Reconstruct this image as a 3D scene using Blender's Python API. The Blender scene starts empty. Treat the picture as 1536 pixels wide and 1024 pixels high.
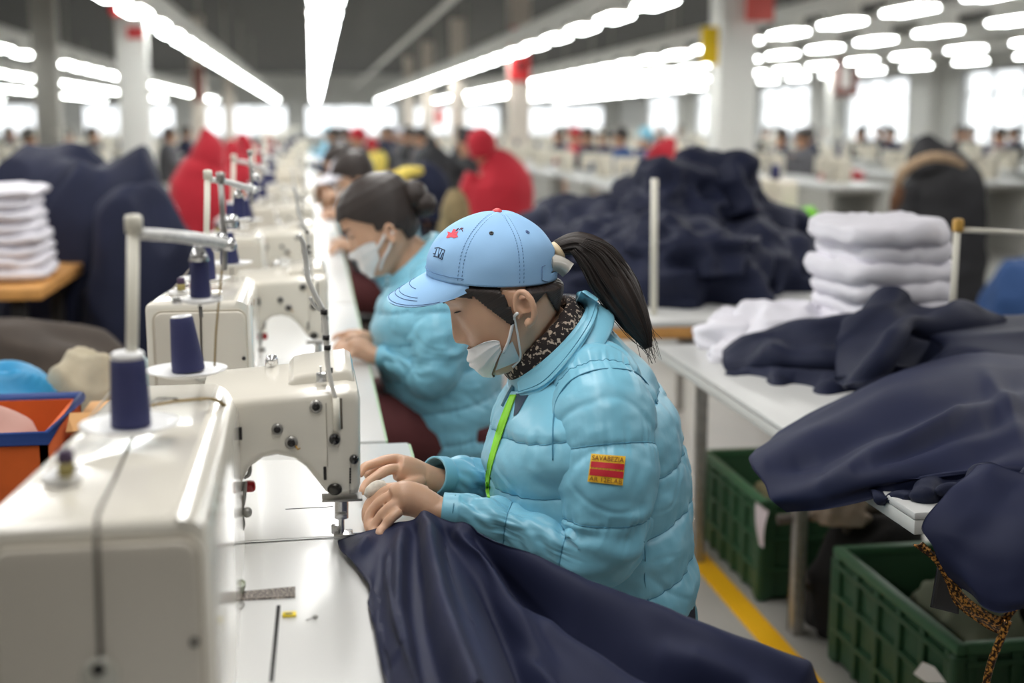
import bpy, bmesh, math, random
import numpy as np
from mathutils import Vector, Matrix, noise
from mathutils.bvhtree import BVHTree

RNG = random.Random(11)
SC = bpy.context.scene
COL = SC.collection
PI = math.pi

# ------------------------------------------------------------------ camera
F = 1900.0
CX, CY, H = 768.0, 512.0, 1.30
TH = math.atan(327.0 / F)
PS = math.atan(298.0 * math.cos(TH) / F)
CAM = np.array([0.0, 0.0, H])
FV = np.array([math.sin(PS) * math.cos(TH), math.cos(PS) * math.cos(TH), -math.sin(TH)])
RV = np.array([math.cos(PS), -math.sin(PS), 0.0])
UV_ = np.cross(RV, FV)

def ray(u, v):
    return RV * (u - CX) / F - UV_ * (v - CY) / F + FV
def W(u, v, Y):
    d = ray(u, v); return CAM + d * (Y / d[1])
def WZ(u, v, z):
    d = ray(u, v); return CAM + d * ((z - H) / d[2])
def WX(u, v, X):
    d = ray(u, v); return CAM + d * (X / d[0])
def mpp(p):
    return float(np.dot(np.asarray(p) - CAM, FV)) / F
def proj(p):
    q = np.asarray(p, float) - CAM
    z = np.dot(q, FV)
    return CX + F * np.dot(q, RV) / z, CY - F * np.dot(q, UV_) / z

# ------------------------------------------------------------------ mesh helpers
def nrm(a):
    a = np.asarray(a, float); n = np.linalg.norm(a)
    return a / n if n > 1e-12 else a

def spline(P, n):
    """Catmull-Rom through rows of P, n samples, chord-length parametrised (by the first three columns)."""
    P = np.asarray(P, float)
    if len(P) == 1: return np.repeat(P, n, 0)
    d = np.linalg.norm(np.diff(P[:, :min(3, P.shape[1])], axis=0), axis=1) + 1e-9
    k = np.concatenate([[0], np.cumsum(d)])
    m = np.zeros_like(P)
    for i in range(len(P)):
        a, b = max(0, i - 1), min(len(P) - 1, i + 1)
        m[i] = (P[b] - P[a]) / (k[b] - k[a])
    out = []
    for t in np.linspace(0, k[-1], n):
        i = min(len(P) - 2, max(0, int(np.searchsorted(k, t, side='right')) - 1))
        h = k[i + 1] - k[i]; s = (t - k[i]) / h
        h00 = 2*s**3 - 3*s**2 + 1; h10 = s**3 - 2*s**2 + s
        h01 = -2*s**3 + 3*s**2; h11 = s**3 - s**2
        out.append(h00*P[i] + h10*h*m[i] + h01*P[i+1] + h11*h*m[i+1])
    return np.array(out)

def n3(x, y, z=0.0):
    return noise.noise(Vector((x, y, z)))

class MB:
    def __init__(self):
        self.v = []; self.f = []; self.uv = {}; self.mi = {}
    def add(self, verts, faces, uvs=None, mi=0):
        o = len(self.v); fo = len(self.f)
        self.v += [tuple(map(float, p)) for p in verts]
        for i, fc in enumerate(faces):
            self.f.append(tuple(o + k for k in fc))
            if uvs is not None: self.uv[fo + i] = uvs[i]
            if mi: self.mi[fo + i] = mi
        return self
    def bm(self, b, mat=None):
        b.verts.ensure_lookup_table()
        vs = [(mat @ v.co if mat else v.co) for v in b.verts]
        for i, v in enumerate(b.verts): v.index = i
        self.add(vs, [[v.index for v in f.verts] for f in b.faces]); b.free(); return self
    def box(self, c, s, bev=0.0, seg=2, rz=0.0, rot=None):
        b = bmesh.new(); bmesh.ops.create_cube(b, size=1.0)
        for v in b.verts: v.co = Vector((v.co.x*s[0], v.co.y*s[1], v.co.z*s[2]))
        if bev > 0:
            bmesh.ops.bevel(b, geom=list(b.edges), offset=min(bev, min(s)*0.49), segments=seg, affect='EDGES', profile=0.5)
        m = Matrix.Translation(Vector([float(x) for x in c])) @ (rot if rot is not None else Matrix.Rotation(rz, 4, 'Z'))
        return self.bm(b, m)
    def box2(self, a, b_, bev=0.0, seg=2):
        a = np.minimum(a, b_), np.maximum(a, b_)
        return self.box((a[0]+a[1])/2, a[1]-a[0], bev, seg)
    def prism(self, poly, y0, y1, bev=0.0, seg=3, fn=None):
        """poly: (x,z) list; extruded along Y"""
        b = bmesh.new()
        A = [b.verts.new((x, y0, z)) for x, z in poly]
        B = [b.verts.new((x, y1, z)) for x, z in poly]
        n = len(poly)
        b.faces.new(A); b.faces.new(B[::-1])
        for i in range(n):
            j = (i+1) % n
            b.faces.new((A[j], A[i], B[i], B[j]))
        bmesh.ops.recalc_face_normals(b, faces=b.faces[:])
        if bev > 0:
            es = [e for e in b.edges if len(e.link_faces) == 2 and (abs(e.verts[0].co.y-e.verts[1].co.y) < 1e-6)]
            bmesh.ops.bevel(b, geom=es, offset=bev, segments=seg, affect='EDGES', profile=0.5, clamp_overlap=True)
        if fn:
            for v in b.verts: v.co = Vector(fn(v.co))
        return self.bm(b)
    def rings(self, rings, cap=True, closed=True, uvs=True):
        n = len(rings); m = len(rings[0]); vs = [p for r in rings for p in r]; fs = []; uu = []
        for i in range(n-1):
            for j in range(m if closed else m-1):
                k = (j+1) % m
                fs.append((i*m+j, i*m+k, (i+1)*m+k, (i+1)*m+j))
                uu.append(((j/m, i/(n-1)), ((j+1)/m, i/(n-1)), ((j+1)/m, (i+1)/(n-1)), (j/m, (i+1)/(n-1))))
        if cap and closed:
            for i, o in ((0, 1), (n-1, 0)):
                c = np.mean(np.array(rings[i], float), axis=0); ci = len(vs); vs.append(c)
                for j in range(m):
                    k = (j+1) % m
                    fs.append((ci, i*m+k, i*m+j) if o else (ci, i*m+j, i*m+k))
                    uu.append(((0.5, 0), (0.5, 0), (0.5, 0)))
        return self.add(vs, fs, uu if uvs else None)
    def loft(self, pts, n=60, m=32, disp=None, D=None, cap=True, ex=2.0, round_ends=0):
        """pts: (x,y,z, rs, rd): centre, half-size across the view, half-size along D"""
        Q = spline(np.array(pts, float), n)
        C = Q[:, :3]; arc = np.concatenate([[0], np.cumsum(np.linalg.norm(np.diff(C, axis=0), axis=1))])
        rr = []
        for i in range(n):
            T = nrm(C[min(n-1, i+1)] - C[max(0, i-1)])
            d0 = np.array(D, float) if D is not None else nrm(C[i] - CAM)
            Dp = nrm(d0 - np.dot(d0, T) * T); S = np.cross(T, Dp)
            rs, rd = max(1e-4, Q[i, 3]), max(1e-4, Q[i, 4])
            ring = []
            for j in range(m):
                ph = 2*PI*j/m; c, s = math.cos(ph), math.sin(ph)
                if ex != 2.0:
                    c = math.copysign(abs(c)**(2/ex), c); s = math.copysign(abs(s)**(2/ex), s)
                p = C[i] + S*rs*c + Dp*rd*s
                if disp:
                    nn = nrm(S*c/rs + Dp*s/rd)
                    p = p + nn * disp(arc[i], ph, i/(n-1), p)
                ring.append(p)
            rr.append(ring[::-1])
        self.rings(rr, cap=cap); self.last = (rr, arc); return self
    def tube(self, path, r, m=10, n=None, cap=True):
        P = np.array(path, float)
        if n: P = spline(P, n)
        k = len(P); rads = [r]*k if np.isscalar(r) else list(np.interp(np.linspace(0, 1, k), np.linspace(0, 1, len(r)), r))
        T0 = nrm(P[1]-P[0]); a = np.array([0, 0, 1.0]) if abs(T0[2]) < 0.9 else np.array([1.0, 0, 0])
        S = nrm(np.cross(T0, a)); rr = []
        for i in range(k):
            T = nrm(P[min(k-1, i+1)] - P[max(0, i-1)])
            S = nrm(S - np.dot(S, T)*T); B = np.cross(T, S)
            rr.append([P[i] + rads[i]*(S*math.cos(2*PI*j/m) + B*math.sin(2*PI*j/m)) for j in range(m)])
        return self.rings(rr, cap=cap)
    def lathe(self, prof, c, axis=(0, 0, 1), m=32, sx=1.0):
        ax = nrm(axis); a = np.array([1.0, 0, 0]) if abs(ax[0]) < 0.9 else np.array([0, 1.0, 0])
        S = nrm(a - np.dot(a, ax)*ax); B = np.cross(ax, S); c = np.array(c, float)
        rr = [[c + ax*z + max(r, 1e-5)*(S*math.cos(2*PI*j/m)*sx + B*math.sin(2*PI*j/m)) for j in range(m)] for r, z in prof]
        return self.rings(rr, cap=True)
    def ell(self, c, r, n=16, m=24, rot=None):
        rr = []
        for i in range(n+1):
            t = -PI/2 + PI*i/n
            rr.append([np.array(c) + (np.array(rot @ Vector((r[0]*math.cos(t)*math.cos(2*PI*j/m), r[1]*math.cos(t)*math.sin(2*PI*j/m), r[2]*math.sin(t)))) if rot is not None else
                       np.array([r[0]*math.cos(t)*math.cos(2*PI*j/m), r[1]*math.cos(t)*math.sin(2*PI*j/m), r[2]*math.sin(t)])) for j in range(m)])
        return self.rings(rr, cap=False)
    def grid(self, fn, nu, nv, thick=0.0):
        """fn(s,t)->point, s,t in 0..1"""
        P = np.array([[fn(i/(nu-1), j/(nv-1)) for i in range(nu)] for j in range(nv)], float)
        return self.gridp(P, thick)
    def gridp(self, P, thick=0.0):
        nv, nu = P.shape[:2]
        fs = []; uu = []
        for j in range(nv-1):
            for i in range(nu-1):
                fs.append((j*nu+i, j*nu+i+1, (j+1)*nu+i+1, (j+1)*nu+i))
                uu.append(((i/nu, j/nv), ((i+1)/nu, j/nv), ((i+1)/nu, (j+1)/nv), (i/nu, (j+1)/nv)))
        if thick == 0:
            return self.add(P.reshape(-1, 3), fs, uu)
        du = np.gradient(P, axis=1); dv = np.gradient(P, axis=0)
        N = np.cross(du, dv); N /= (np.linalg.norm(N, axis=2, keepdims=True) + 1e-12)
        Q = P - N*thick
        k = nu*nv
        vs = np.concatenate([P.reshape(-1, 3), Q.reshape(-1, 3)])
        f2 = [tuple(k+a for a in f[::-1]) for f in fs]
        bd = [(0, i) for i in range(nu)] + [(j, nu-1) for j in range(1, nv)] + [(nv-1, i) for i in range(nu-2, -1, -1)] + [(j, 0) for j in range(nv-2, 0, -1)]
        ids = [j*nu+i for j, i in bd]
        f3 = [(ids[a], k+ids[a], k+ids[(a+1) % len(ids)], ids[(a+1) % len(ids)]) for a in range(len(ids))]
        f3 = [f[::-1] for f in f3]
        return self.add(vs, fs + f2 + f3, uu + [u[::-1] for u in uu] + [((0, 0),)*4]*len(f3))
    def build(self, name, mat, parent=None, smooth=True, ang=None, mods=None, loc=None):
        v = np.array(self.v, float)
        if parent is not None:
            off = root_of(parent).location
            off = np.array(off)
        elif loc is not None: off = np.array(loc, float)
        else:
            mn, mx = v.min(0), v.max(0); off = np.array([(mn[0]+mx[0])/2, (mn[1]+mx[1])/2, mn[2]])
        me = bpy.data.meshes.new(name)
        me.from_pydata([tuple(p) for p in (v-off)], [], self.f)
        if self.uv:
            ul = me.uv_layers.new(name='UVMap')
            for p in me.polygons:
                q = self.uv.get(p.index)
                if q:
                    for a, li in enumerate(p.loop_indices): ul.data[li].uv = q[a % len(q)]
        for mt in (mat if isinstance(mat, (list, tuple)) else [mat]): me.materials.append(mt)
        for i, k in self.mi.items(): me.polygons[i].material_index = k
        me.update()
        if smooth:
            me.shade_smooth()
            if ang: me.set_sharp_from_angle(angle=math.radians(ang))
        o = bpy.data.objects.new(name, me); COL.objects.link(o)
        if parent is not None: o.parent = parent
        else: o.location = off
        for md in (mods or []):
            m = o.modifiers.new(md[0], md[0])
            for k, x in md[1].items(): setattr(m, k, x)
        return o

def root_of(o):
    while o.parent is not None: o = o.parent
    return o

def apply_mods(o):
    dg = bpy.context.evaluated_depsgraph_get(); dg.update()
    me = bpy.data.meshes.new_from_object(o.evaluated_get(dg), depsgraph=dg)
    old = o.data
    mats = [m for m in old.materials]
    o.modifiers.clear(); o.data = me
    if not me.materials:
        for m in mats: me.materials.append(m)
    me.shade_smooth()
    return o

def bvh_of(o):
    off = np.array(root_of(o).location if o.parent else o.location)
    vs = [tuple(np.array(v.co) + off) for v in o.data.vertices]
    return BVHTree.FromPolygons(vs, [tuple(p.vertices) for p in o.data.polygons])

def hit(bvh, u, v):
    d = nrm(ray(u, v)); h = bvh.ray_cast(Vector(CAM), Vector(d))
    return (np.array(h[0]), np.array(h[1])) if h[0] is not None else (None, None)

def thing(name, label, cat, loc=(0, 0, 0), group=None, rz=0.0):
    o = bpy.data.objects.new(name, None); COL.objects.link(o)
    o.location = [float(x) for x in loc]; o.rotation_euler = (0, 0, rz); o.empty_display_size = 0.1
    return tag(o, label, cat, group)
def tag(o, label, cat, group=None, kind=None):
    o['label'] = label; o['category'] = cat
    if group: o['group'] = group
    if kind: o['kind'] = kind
    return o
def struct(name, mb, mat, **k):
    o = mb.build(name, mat, **k); o['kind'] = 'structure'; return o
KIDS = {}
def dup(o, parent=None, off=None, label=None, group=None, rz=None):
    c = o.copy(); COL.objects.link(c)
    if parent is not None: c.parent = parent
    if off is not None: c.location = [a+b for a, b in zip(o.location, off)]
    if rz is not None: c.rotation_euler = (0, 0, rz)
    if label: c['label'] = label
    if group: c['group'] = group
    for ch in list(o.children):
        dup(ch, c)
    return c

# ------------------------------------------------------------------ materials
def s2l(c):
    return tuple((x/255/12.92) if x/255 <= 0.04045 else ((x/255+0.055)/1.055)**2.4 for x in c)
MATS = {}
def mat(name, rgb, rough=0.5, metal=0.0, var=0.0, vscale=8.0, bump=0.0, bscale=200.0, bdist=0.001, sheen=0.0, coat=0.0, trans=0.0, emit=0.0, spec=0.5, wave=None, alpha=1.0, ecol=None, stretch=None, sss=0.0):
    if name in MATS: return MATS[name]
    m = bpy.data.materials.new(name); m.use_nodes = True
    nt = m.node_tree; N = nt.nodes; L = nt.links; b = N['Principled BSDF']
    c = s2l(rgb)
    b.inputs['Base Color'].default_value = (*c, 1); b.inputs['Roughness'].default_value = rough
    b.inputs['Metallic'].default_value = metal; b.inputs['Specular IOR Level'].default_value = spec
    if sheen: b.inputs['Sheen Weight'].default_value = sheen; b.inputs['Sheen Roughness'].default_value = 0.4
    if coat: b.inputs['Coat Weight'].default_value = coat; b.inputs['Coat Roughness'].default_value = 0.08
    if trans: b.inputs['Transmission Weight'].default_value = trans
    if alpha < 1: b.inputs['Alpha'].default_value = alpha
    if sss:
        b.inputs['Subsurface Weight'].default_value = sss; b.inputs['Subsurface Radius'].default_value = (0.01, 0.004, 0.002); b.inputs['Subsurface Scale'].default_value = 0.5
    if emit:
        e = s2l(ecol) if ecol else c
        b.inputs['Emission Color'].default_value = (*e, 1); b.inputs['Emission Strength'].default_value = emit
    tc = N.new('ShaderNodeTexCoord'); src = tc.outputs['Object']
    if stretch:
        mp = N.new('ShaderNodeMapping'); mp.inputs['Scale'].default_value = stretch
        L.new(tc.outputs['UV'], mp.inputs['Vector']); src = mp.outputs['Vector']
    if var:
        nz = N.new('ShaderNodeTexNoise'); nz.inputs['Scale'].default_value = vscale; nz.inputs['Detail'].default_value = 4
        L.new(src, nz.inputs['Vector'])
        rp = N.new('ShaderNodeMapRange'); rp.inputs['From Min'].default_value = 0.3; rp.inputs['From Max'].default_value = 0.7
        rp.inputs['To Min'].default_value = 1-var; rp.inputs['To Max'].default_value = 1+var
        L.new(nz.outputs['Fac'], rp.inputs['Value'])
        mx = N.new('ShaderNodeMix'); mx.data_type = 'RGBA'; mx.blend_type = 'MULTIPLY'; mx.inputs['Factor'].default_value = 1
        mx.inputs['A'].default_value = (*c, 1); L.new(rp.outputs['Result'], mx.inputs['B'])
        L.new(mx.outputs['Result'], b.inputs['Base Color'])
    if bump:
        nb = N.new('ShaderNodeTexNoise'); nb.inputs['Scale'].default_value = bscale; nb.inputs['Detail'].default_value = 3
        L.new(src, nb.inputs['Vector'])
        bp = N.new('ShaderNodeBump'); bp.inputs['Strength'].default_value = bump; bp.inputs['Distance'].default_value = bdist
        L.new(nb.outputs['Fac'], bp.inputs['Height']); L.new(bp.outputs['Normal'], b.inputs['Normal'])
    MATS[name] = m; return m

M_white = mat('white_laminate', (212, 212, 210), 0.32, var=0.03, vscale=3, coat=0.12)
M_mach = mat('cream_enamel', (226, 221, 209), 0.22, coat=0.5, var=0.02, vscale=5)
M_mach2 = mat('cream_enamel_shade', (196, 188, 172), 0.4, var=0.03, vscale=4)
M_beige = mat('beige_machine_paint', (214, 206, 190), 0.4, var=0.03)
M_chrome = mat('chrome', (226, 226, 226), 0.22, metal=0.75)
M_steel = mat('worn_steel', (168, 166, 162), 0.38, metal=0.6, var=0.15, vscale=60)
M_dark = mat('dark_metal', (38, 36, 36), 0.4, metal=0.3)
M_black = mat('black_gap', (22, 21, 20), 0.7)
M_plastic = mat('white_plastic', (240, 240, 240), 0.35)
M_pole = mat('ivory_rod', (226, 222, 208), 0.35)
M_navy = mat('navy_twill', (34, 39, 66), 0.62, var=0.12, vscale=5, bump=0.25, bscale=900, bdist=0.0006, sheen=0.02, spec=0.22)
M_navy2 = mat('navy_cotton', (29, 34, 57), 0.7, var=0.15, vscale=6, bump=0.3, bscale=500, bdist=0.001, sheen=0.02, spec=0.25)
M_whitecloth = mat('white_cotton', (226, 224, 232), 0.85, var=0.05, vscale=7, bump=0.25, bscale=60, bdist=0.004)
M_thread = mat('navy_thread', (40, 44, 92), 0.6, var=0.06, vscale=30, stretch=(1, 160, 1), bump=0.5, bscale=3, bdist=0.0008)
M_puff = mat('sky_blue_nylon', (130, 197, 222), 0.38, var=0.05, vscale=6, bump=0.25, bscale=30, bdist=0.005, sheen=0.1)
M_capc = mat('pale_blue_cotton', (150, 194, 236), 0.75, var=0.03, vscale=12, bump=0.2, bscale=900, bdist=0.0004)
M_skin = mat('skin', (208, 166, 138), 0.45, var=0.05, vscale=25, bump=0.08, bscale=350, bdist=0.0006, sss=0.12)
M_hair = mat('dark_hair', (44, 34, 30), 0.42, var=0.5, vscale=5, stretch=(38, 1.2, 1), bump=0.6, bscale=5, bdist=0.002)
M_red = mat('red_fleece', (178, 32, 48), 0.9, var=0.08, vscale=6, sheen=0.3)
M_black_coat = mat('black_padded_coat', (32, 32, 36), 0.7, var=0.12, vscale=8)
M_yel = mat('yellow_paint', (236, 178, 16), 0.5)
M_wood = mat('plywood_edge', (206, 150, 84), 0.5, var=0.12, vscale=14)
# ================================================================== setting
M_floor = mat('polished_concrete', (164, 161, 155), 0.32, var=0.14, vscale=1.5)
M_ceil = mat('dark_ceiling', (80, 78, 75), 0.9, var=0.05, vscale=0.6)
M_wall = mat('pale_wall', (228, 227, 222), 0.8, var=0.03, vscale=0.5)
M_col = mat('white_column_paint', (242, 240, 235), 0.55)
M_colg = mat('grey_column_paint', (176, 172, 164), 0.6)
M_frame = mat('grey_window_frame', (170, 172, 172), 0.5)
M_glass = mat('window_glass', (255, 255, 255), 0.02, alpha=0.22, spec=0.3)
XL, XR, YB, YF, ZC = -17.0, 15.0, -5.0, 62.0, 3.6

b = MB(); b.box2((XL-.3, YB, -.2), (XR+.3, YF+.3, 0)); struct('floor', b, M_floor, smooth=False)
b = MB(); b.box2((XL-.3, YB, ZC), (XR+.3, YF+.3, ZC+.2)); struct('ceiling', b, M_ceil, smooth=False)
b = MB(); b.box2((XL-.3, YB-.3, 0), (XR+.3, YB, ZC)); struct('wall_front', b, M_wall, smooth=False)  # unseen wall behind the camera, added to keep stray sky light out
b = MB(); x_ = XL-.3; winsB = [(-16, -11.4), (-10.6, -6.4), (-5.6, -1.2), (-.4, 4.0), (4.8, 9.0), (9.8, 14.2)]
for a, c in winsB:
    b.box2((x_, YF, 0), (a, YF+.3, ZC)); b.box2((a, YF, 0), (c, YF+.3, .7)); b.box2((a, YF, 2.15), (c, YF+.3, ZC)); x_ = c
b.box2((x_, YF, 0), (XR+.3, YF+.3, ZC)); struct('wall_back', b, M_wall, smooth=False)
# the window walls: piers between the openings
WZ0, WZ1 = 0.78, 2.52
wins = [(18.0, 21.6), (24.4, 28.3), (31.0, 35.0), (37.6, 42.2), (45.0, 49.5), (52.0, 57.0)]
def window_wall(name, X0, X1, wins, inside):
    b = MB(); y = YB
    for a, c in wins:
        b.box2((X0, y, 0), (X1, a, ZC)); b.box2((X0, a, 0), (X1, c, WZ0)); b.box2((X0, a, WZ1), (X1, c, ZC)); y = c
    b.box2((X0, y, 0), (X1, YF, ZC))
    struct(name, b, M_wall, smooth=False)
window_wall('wall_right', XR, XR+.3, wins, -1)
winsL = [(30.0, 38.0), (41.0, 49.0), (51.0, 60.0)]
window_wall('wall_left', XL-.3, XL, winsL, 1)
wn = 0
for X, ww, s in ((XR, wins, 1), (XL, winsL, -1)):
    for a, c in ww:
        wn += 1
        b = MB(); xc = X + s*0.12
        for y in (a+.04, c-.04): b.box2((xc-.05, y-.04, WZ0), (xc+.05, y+.04, WZ1))
        for z in (WZ0+.04, WZ1-.04): b.box2((xc-.05, a, z-.04), (xc+.05, c, z+.04))
        k = 3
        for i in range(1, k):
            y = a+(c-a)*i/k; b.box2((xc-.04, y-.05, WZ0), (xc+.04, y+.05, WZ1))
        b.box2((xc-.03, a, 1.93), (xc+.03, c, 1.98))
        o = struct('window_%d' % wn, b, M_frame, smooth=False)
        g = MB(); g.box2((xc-.004, a, WZ0), (xc+.004, c, WZ1)); g.build('pane', M_glass, parent=o, smooth=False)
for a, c in winsB:
    wn += 1
    b = MB()
    for x in (a+.04, (a*2+c)/3, (a+c*2)/3, c-.04): b.box2((x-.04, YF+.08, .7), (x+.04, YF+.18, 2.15))
    for z in (.74, 2.11): b.box2((a, YF+.08, z-.04), (c, YF+.18, z+.04))
    o = struct('window_%d' % wn, b, M_frame, smooth=False)
    g = MB(); g.box2((a, YF+.12, .7), (c, YF+.13, 2.15)); g.build('pane', M_glass, parent=o, smooth=False)
# pilasters on the window wall
tn = 0
for y in (22.9, 29.6, 36.3, 43.6, 50.7):
    tn += 1
    b = MB(); b.box2((XR-.35, y-.45, 0), (XR, y+.45, ZC)); struct('trim_%d' % tn, b, M_col, smooth=False)
# yellow safety line
b = MB(); b.box2((1.085, 1.2, 0.0), (1.155, 9.0, 0.0015)); struct('floor_marking', b, M_yel, smooth=False)

# ------------------------------------------------------------------ columns (structure) and the signs on them
def column(n, X, Y, w, m, round_=False):
    b = MB()
    if round_: b.lathe([(w/2, 0), (w/2, ZC)], (X, Y, 0), m=20)
    else:
        b.box2((X-w/2, Y-w/2, 0), (X+w/2, Y+w/2, ZC), bev=.02)
    return struct('column_%d' % n, b, m, ang=40)
def colx(u, Y): return float(W(u, 185, Y)[0])
M_colw = mat('warm_column_paint', (222, 210, 198), 0.6)
column(1, colx(1096, 12.2), 12.2, 0.37, M_col)
column(2, colx(204, 13.5), 13.5, 0.29, M_col)
column(3, colx(778, 20.0), 20.0, 0.32, M_colw)
column(4, colx(687, 29.0), 29.0, 0.32, M_colw)
column(5, colx(642, 37.0), 37.0, 0.32, M_colw)
column(6, colx(614, 45.0), 45.0, 0.32, M_colw)
column(7, colx(75, 17.5), 17.5, 0.30, M_colg)
column(8, colx(300, 29.0), 29.0, 0.30, M_colw)
column(9, colx(1244, 22.0), 22.0, 0.14, M_col, True)
column(10, colx(345, 45.0), 45.0, 0.30, M_colw)

M_sign_red = mat('red_sign', (206, 44, 48), 0.5)
M_sign_pale = mat('pale_red_sign', (236, 112, 104), 0.6)
M_sign_white = mat('white_sign', (236, 230, 226), 0.5)
M_sign_yel = mat('yellow_sign', (240, 200, 20), 0.5)
M_sign_brown = mat('brown_sign', (128, 74, 66), 0.6)
def plate(name, label, cat, u0, v0, u1, v1, Y, m, t=0.02, bands=(), group=None):
    a = W(u0, v0, Y); c = W(u1, v1, Y)
    r = thing(name, label, cat, ((a[0]+c[0])/2, Y, min(a[2], c[2])), group)
    b = MB(); b.box2((a[0], Y-t, a[2]), (c[0], Y, c[2]), bev=.004); b.build('panel', m, r, ang=40)
    for (bu0, bv0, bu1, bv1, bm_, nm) in bands:
        p = W(bu0, bv0, Y-t); q = W(bu1, bv1, Y-t)
        b = MB(); b.box2((p[0], Y-t-.008, p[2]), (q[0], Y-t+.001, q[2])); b.build(nm, bm_, r, smooth=False)
    return r
plate('hanging_sign', 'red and white banded sign wrapped on the white column at upper left', 'sign', 180, -6, 216, 58, 13.3, M_sign_white,
      bands=[(180, -6, 216, 14, M_sign_red, 'red_band'), (190, 40, 216, 58, M_sign_red, 'red_band')])
plate('hanging_banner', 'plain red cloth banner at the left of the banded column sign', 'banner', 164, -10, 182, 24, 12.6, M_sign_red)
plate('column_sign', 'red sign board with white patch and black mark on the middle beige column', 'sign', 763, 40, 795, 122, 19.8, M_sign_red,
      bands=[(766, 58, 792, 66, M_sign_white, 'white_patch'), (775, 92, 786, 106, M_dark, 'dark_mark')])
plate('hanging_banner', 'pale red banner hanging at the top of the big white column', 'banner', 1119, -8, 1160, 32, 11.9, M_sign_pale)
plate('yellow_sign', 'bright yellow upright sign beside the big white column', 'sign', 1052, 40, 1076, 97, 12.1, M_sign_yel)
plate('hanging_notice', 'brown framed notice with pale sheet on the thin round pole', 'sign', 1254, 87, 1287, 145, 21.8, M_sign_brown,
      bands=[(1262, 97, 1276, 133, M_sign_white, 'sheet')])
plate('column_sign', 'small faded red sign low on a far beige column', 'sign', 652, 163, 666, 187, 28.6, M_sign_pale)
plate('column_sign', 'dim brown red sign on the far left column behind the light row', 'sign', 290, 98, 307, 152, 28.8, M_sign_brown)

# ------------------------------------------------------------------ light rows
M_tube = mat('lit_tube', (255, 255, 255), 0.4, emit=22.0, ecol=(250, 255, 253))
M_rail = mat('white_light_rail', (240, 238, 232), 0.5)
ZL = 2.30
rows = [(-13.0, 52, 58, 1.6, 'lowest light row at far left'), (-9.0, 37, 58, 1.6, 'third light row left of the centre'), (-6.3, 26, 58, 1.6, 'second light row left of the centre'),
        (-4.2, 17, 58, 1.55, 'light row behind the left white column'), (-1.58, 9.3, 58, 1.5, 'long light row just left of the centre strip'), (0.13, 9.3, 58, 1.5, 'centre light strip overhead'),
        (2.9, 9.3, 58, 1.5, 'light row rising right from the middle column'), (5.35, 9.6, 58, 1.5, 'light row crossing above the big white column'), (6.9, 12, 58, 1.6, 'second light row right of the big column'),
        (8.9, 15, 58, 1.7, 'light row near the window wall'), (10.7, 18, 56, 1.9, 'light row closest to the windows')]
proto_l = None
def tube_lamp(w):
    b = MB()
    b.prism([(-w/2, .02), (w/2, .02), (w/2, .05), (.012, .05), (.012, .165), (-.012, .165), (-.012, .05), (-w/2, .05)], -.43, .43)
    o = b.build('ceiling_lamp', M_rail, ang=40, loc=(0, 0, 0))
    t = MB()
    for x in ((-w*.27, w*.27)):
        t.box((x, 0, 0), (w*.40, .70, .034), bev=.014, seg=2)
    t.build('tube', M_tube, parent=o)
    return o
lampA = tube_lamp(0.24)
lampB = tube_lamp(0.30)
used = set()
for X, y0, y1, dy, ph in rows:
    src = lampB if X == 0.13 else lampA
    y = y0
    lab = 'white fluorescent tube lamp in the ' + ph
    r = thing('light_rail', 'white rail carrying the ' + ph, 'light rail', (X, y0, ZL+.05), group='light rails')
    b = MB(); yy0 = y0-1 if X not in (-1.58, .13, 2.9, 5.35) else 6.0
    b.box2((X-.07, yy0, ZL+.16), (X+.07, y1+1.2, ZL+.31), bev=.008); b.build('rail', M_rail, r, ang=40)
    k = 0; hy = yy0 + 2
    while hy < min(y1, 40):
        h = MB(); h.tube([(X, hy, ZL+.30), (X, hy, ZC)], .018, m=8); h.build('hanger_rod', M_colg, r); hy += 5.5
    while y <= y1:
        if src in used: o = dup(src)
        else: o = src; used.add(src)
        o.location = (X, y, ZL); tag(o, lab, 'lamp', 'tube lamps of the ' + ph)
        y += dy
# the pipe runs below the ceiling
for i, (X, z, lab) in enumerate(((1.9, 2.95, 'pale pipe running along under the dark ceiling right of the centre lights'), (-2.6, 2.9, 'pale pipe running along under the ceiling left of the centre lights'), (7.7, 2.75, 'pale pipe running above the right light rows'))):
    b = MB(); b.tube([(X, 4, z), (X, 60, z)], .05, m=10); tag(b.build('ceiling_pipe', M_rail), lab, 'pipe')

# ------------------------------------------------------------------ light
def row_light(name, X, y0, y1, w, power, z=ZL-.03):
    l = bpy.data.lights.new(name, 'AREA'); l.shape = 'RECTANGLE'; l.size = w; l.size_y = y1-y0; l.energy = power; l.color = (1.0, 0.985, 0.955)
    o = bpy.data.objects.new(name, l); COL.objects.link(o); o.location = (X, (y0+y1)/2, z)
    return o
for X in (-4.2, -1.58, 0.13, 2.9, 5.35):
    row_light('row_light', X, 0.2, 9.2, .32, 92)
wd = bpy.data.worlds.new('sky'); SC.world = wd; wd.use_nodes = True
bg = wd.node_tree.nodes['Background']; bg.inputs['Color'].default_value = (0.93, 0.97, 1.0, 1); bg.inputs['Strength'].default_value = 3.0

cd = bpy.data.cameras.new('camera'); co = bpy.data.objects.new('camera', cd); COL.objects.link(co)
cd.sensor_width = 36.0; cd.lens = F*36/1536
mrot = Matrix((Vector(RV), Vector(UV_), Vector(-FV))).transposed()
co.matrix_world = Matrix.Translation(Vector(CAM)) @ mrot.to_4x4()
cd.clip_start = 0.02; cd.clip_end = 200
cd.dof.use_dof = True; cd.dof.focus_distance = 1.80; cd.dof.aperture_fstop = 2.4
SC.camera = co
SC.view_settings.view_transform = 'Standard'
SC.view_settings.look = 'None'
SC.view_settings.exposure = 0.0
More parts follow.
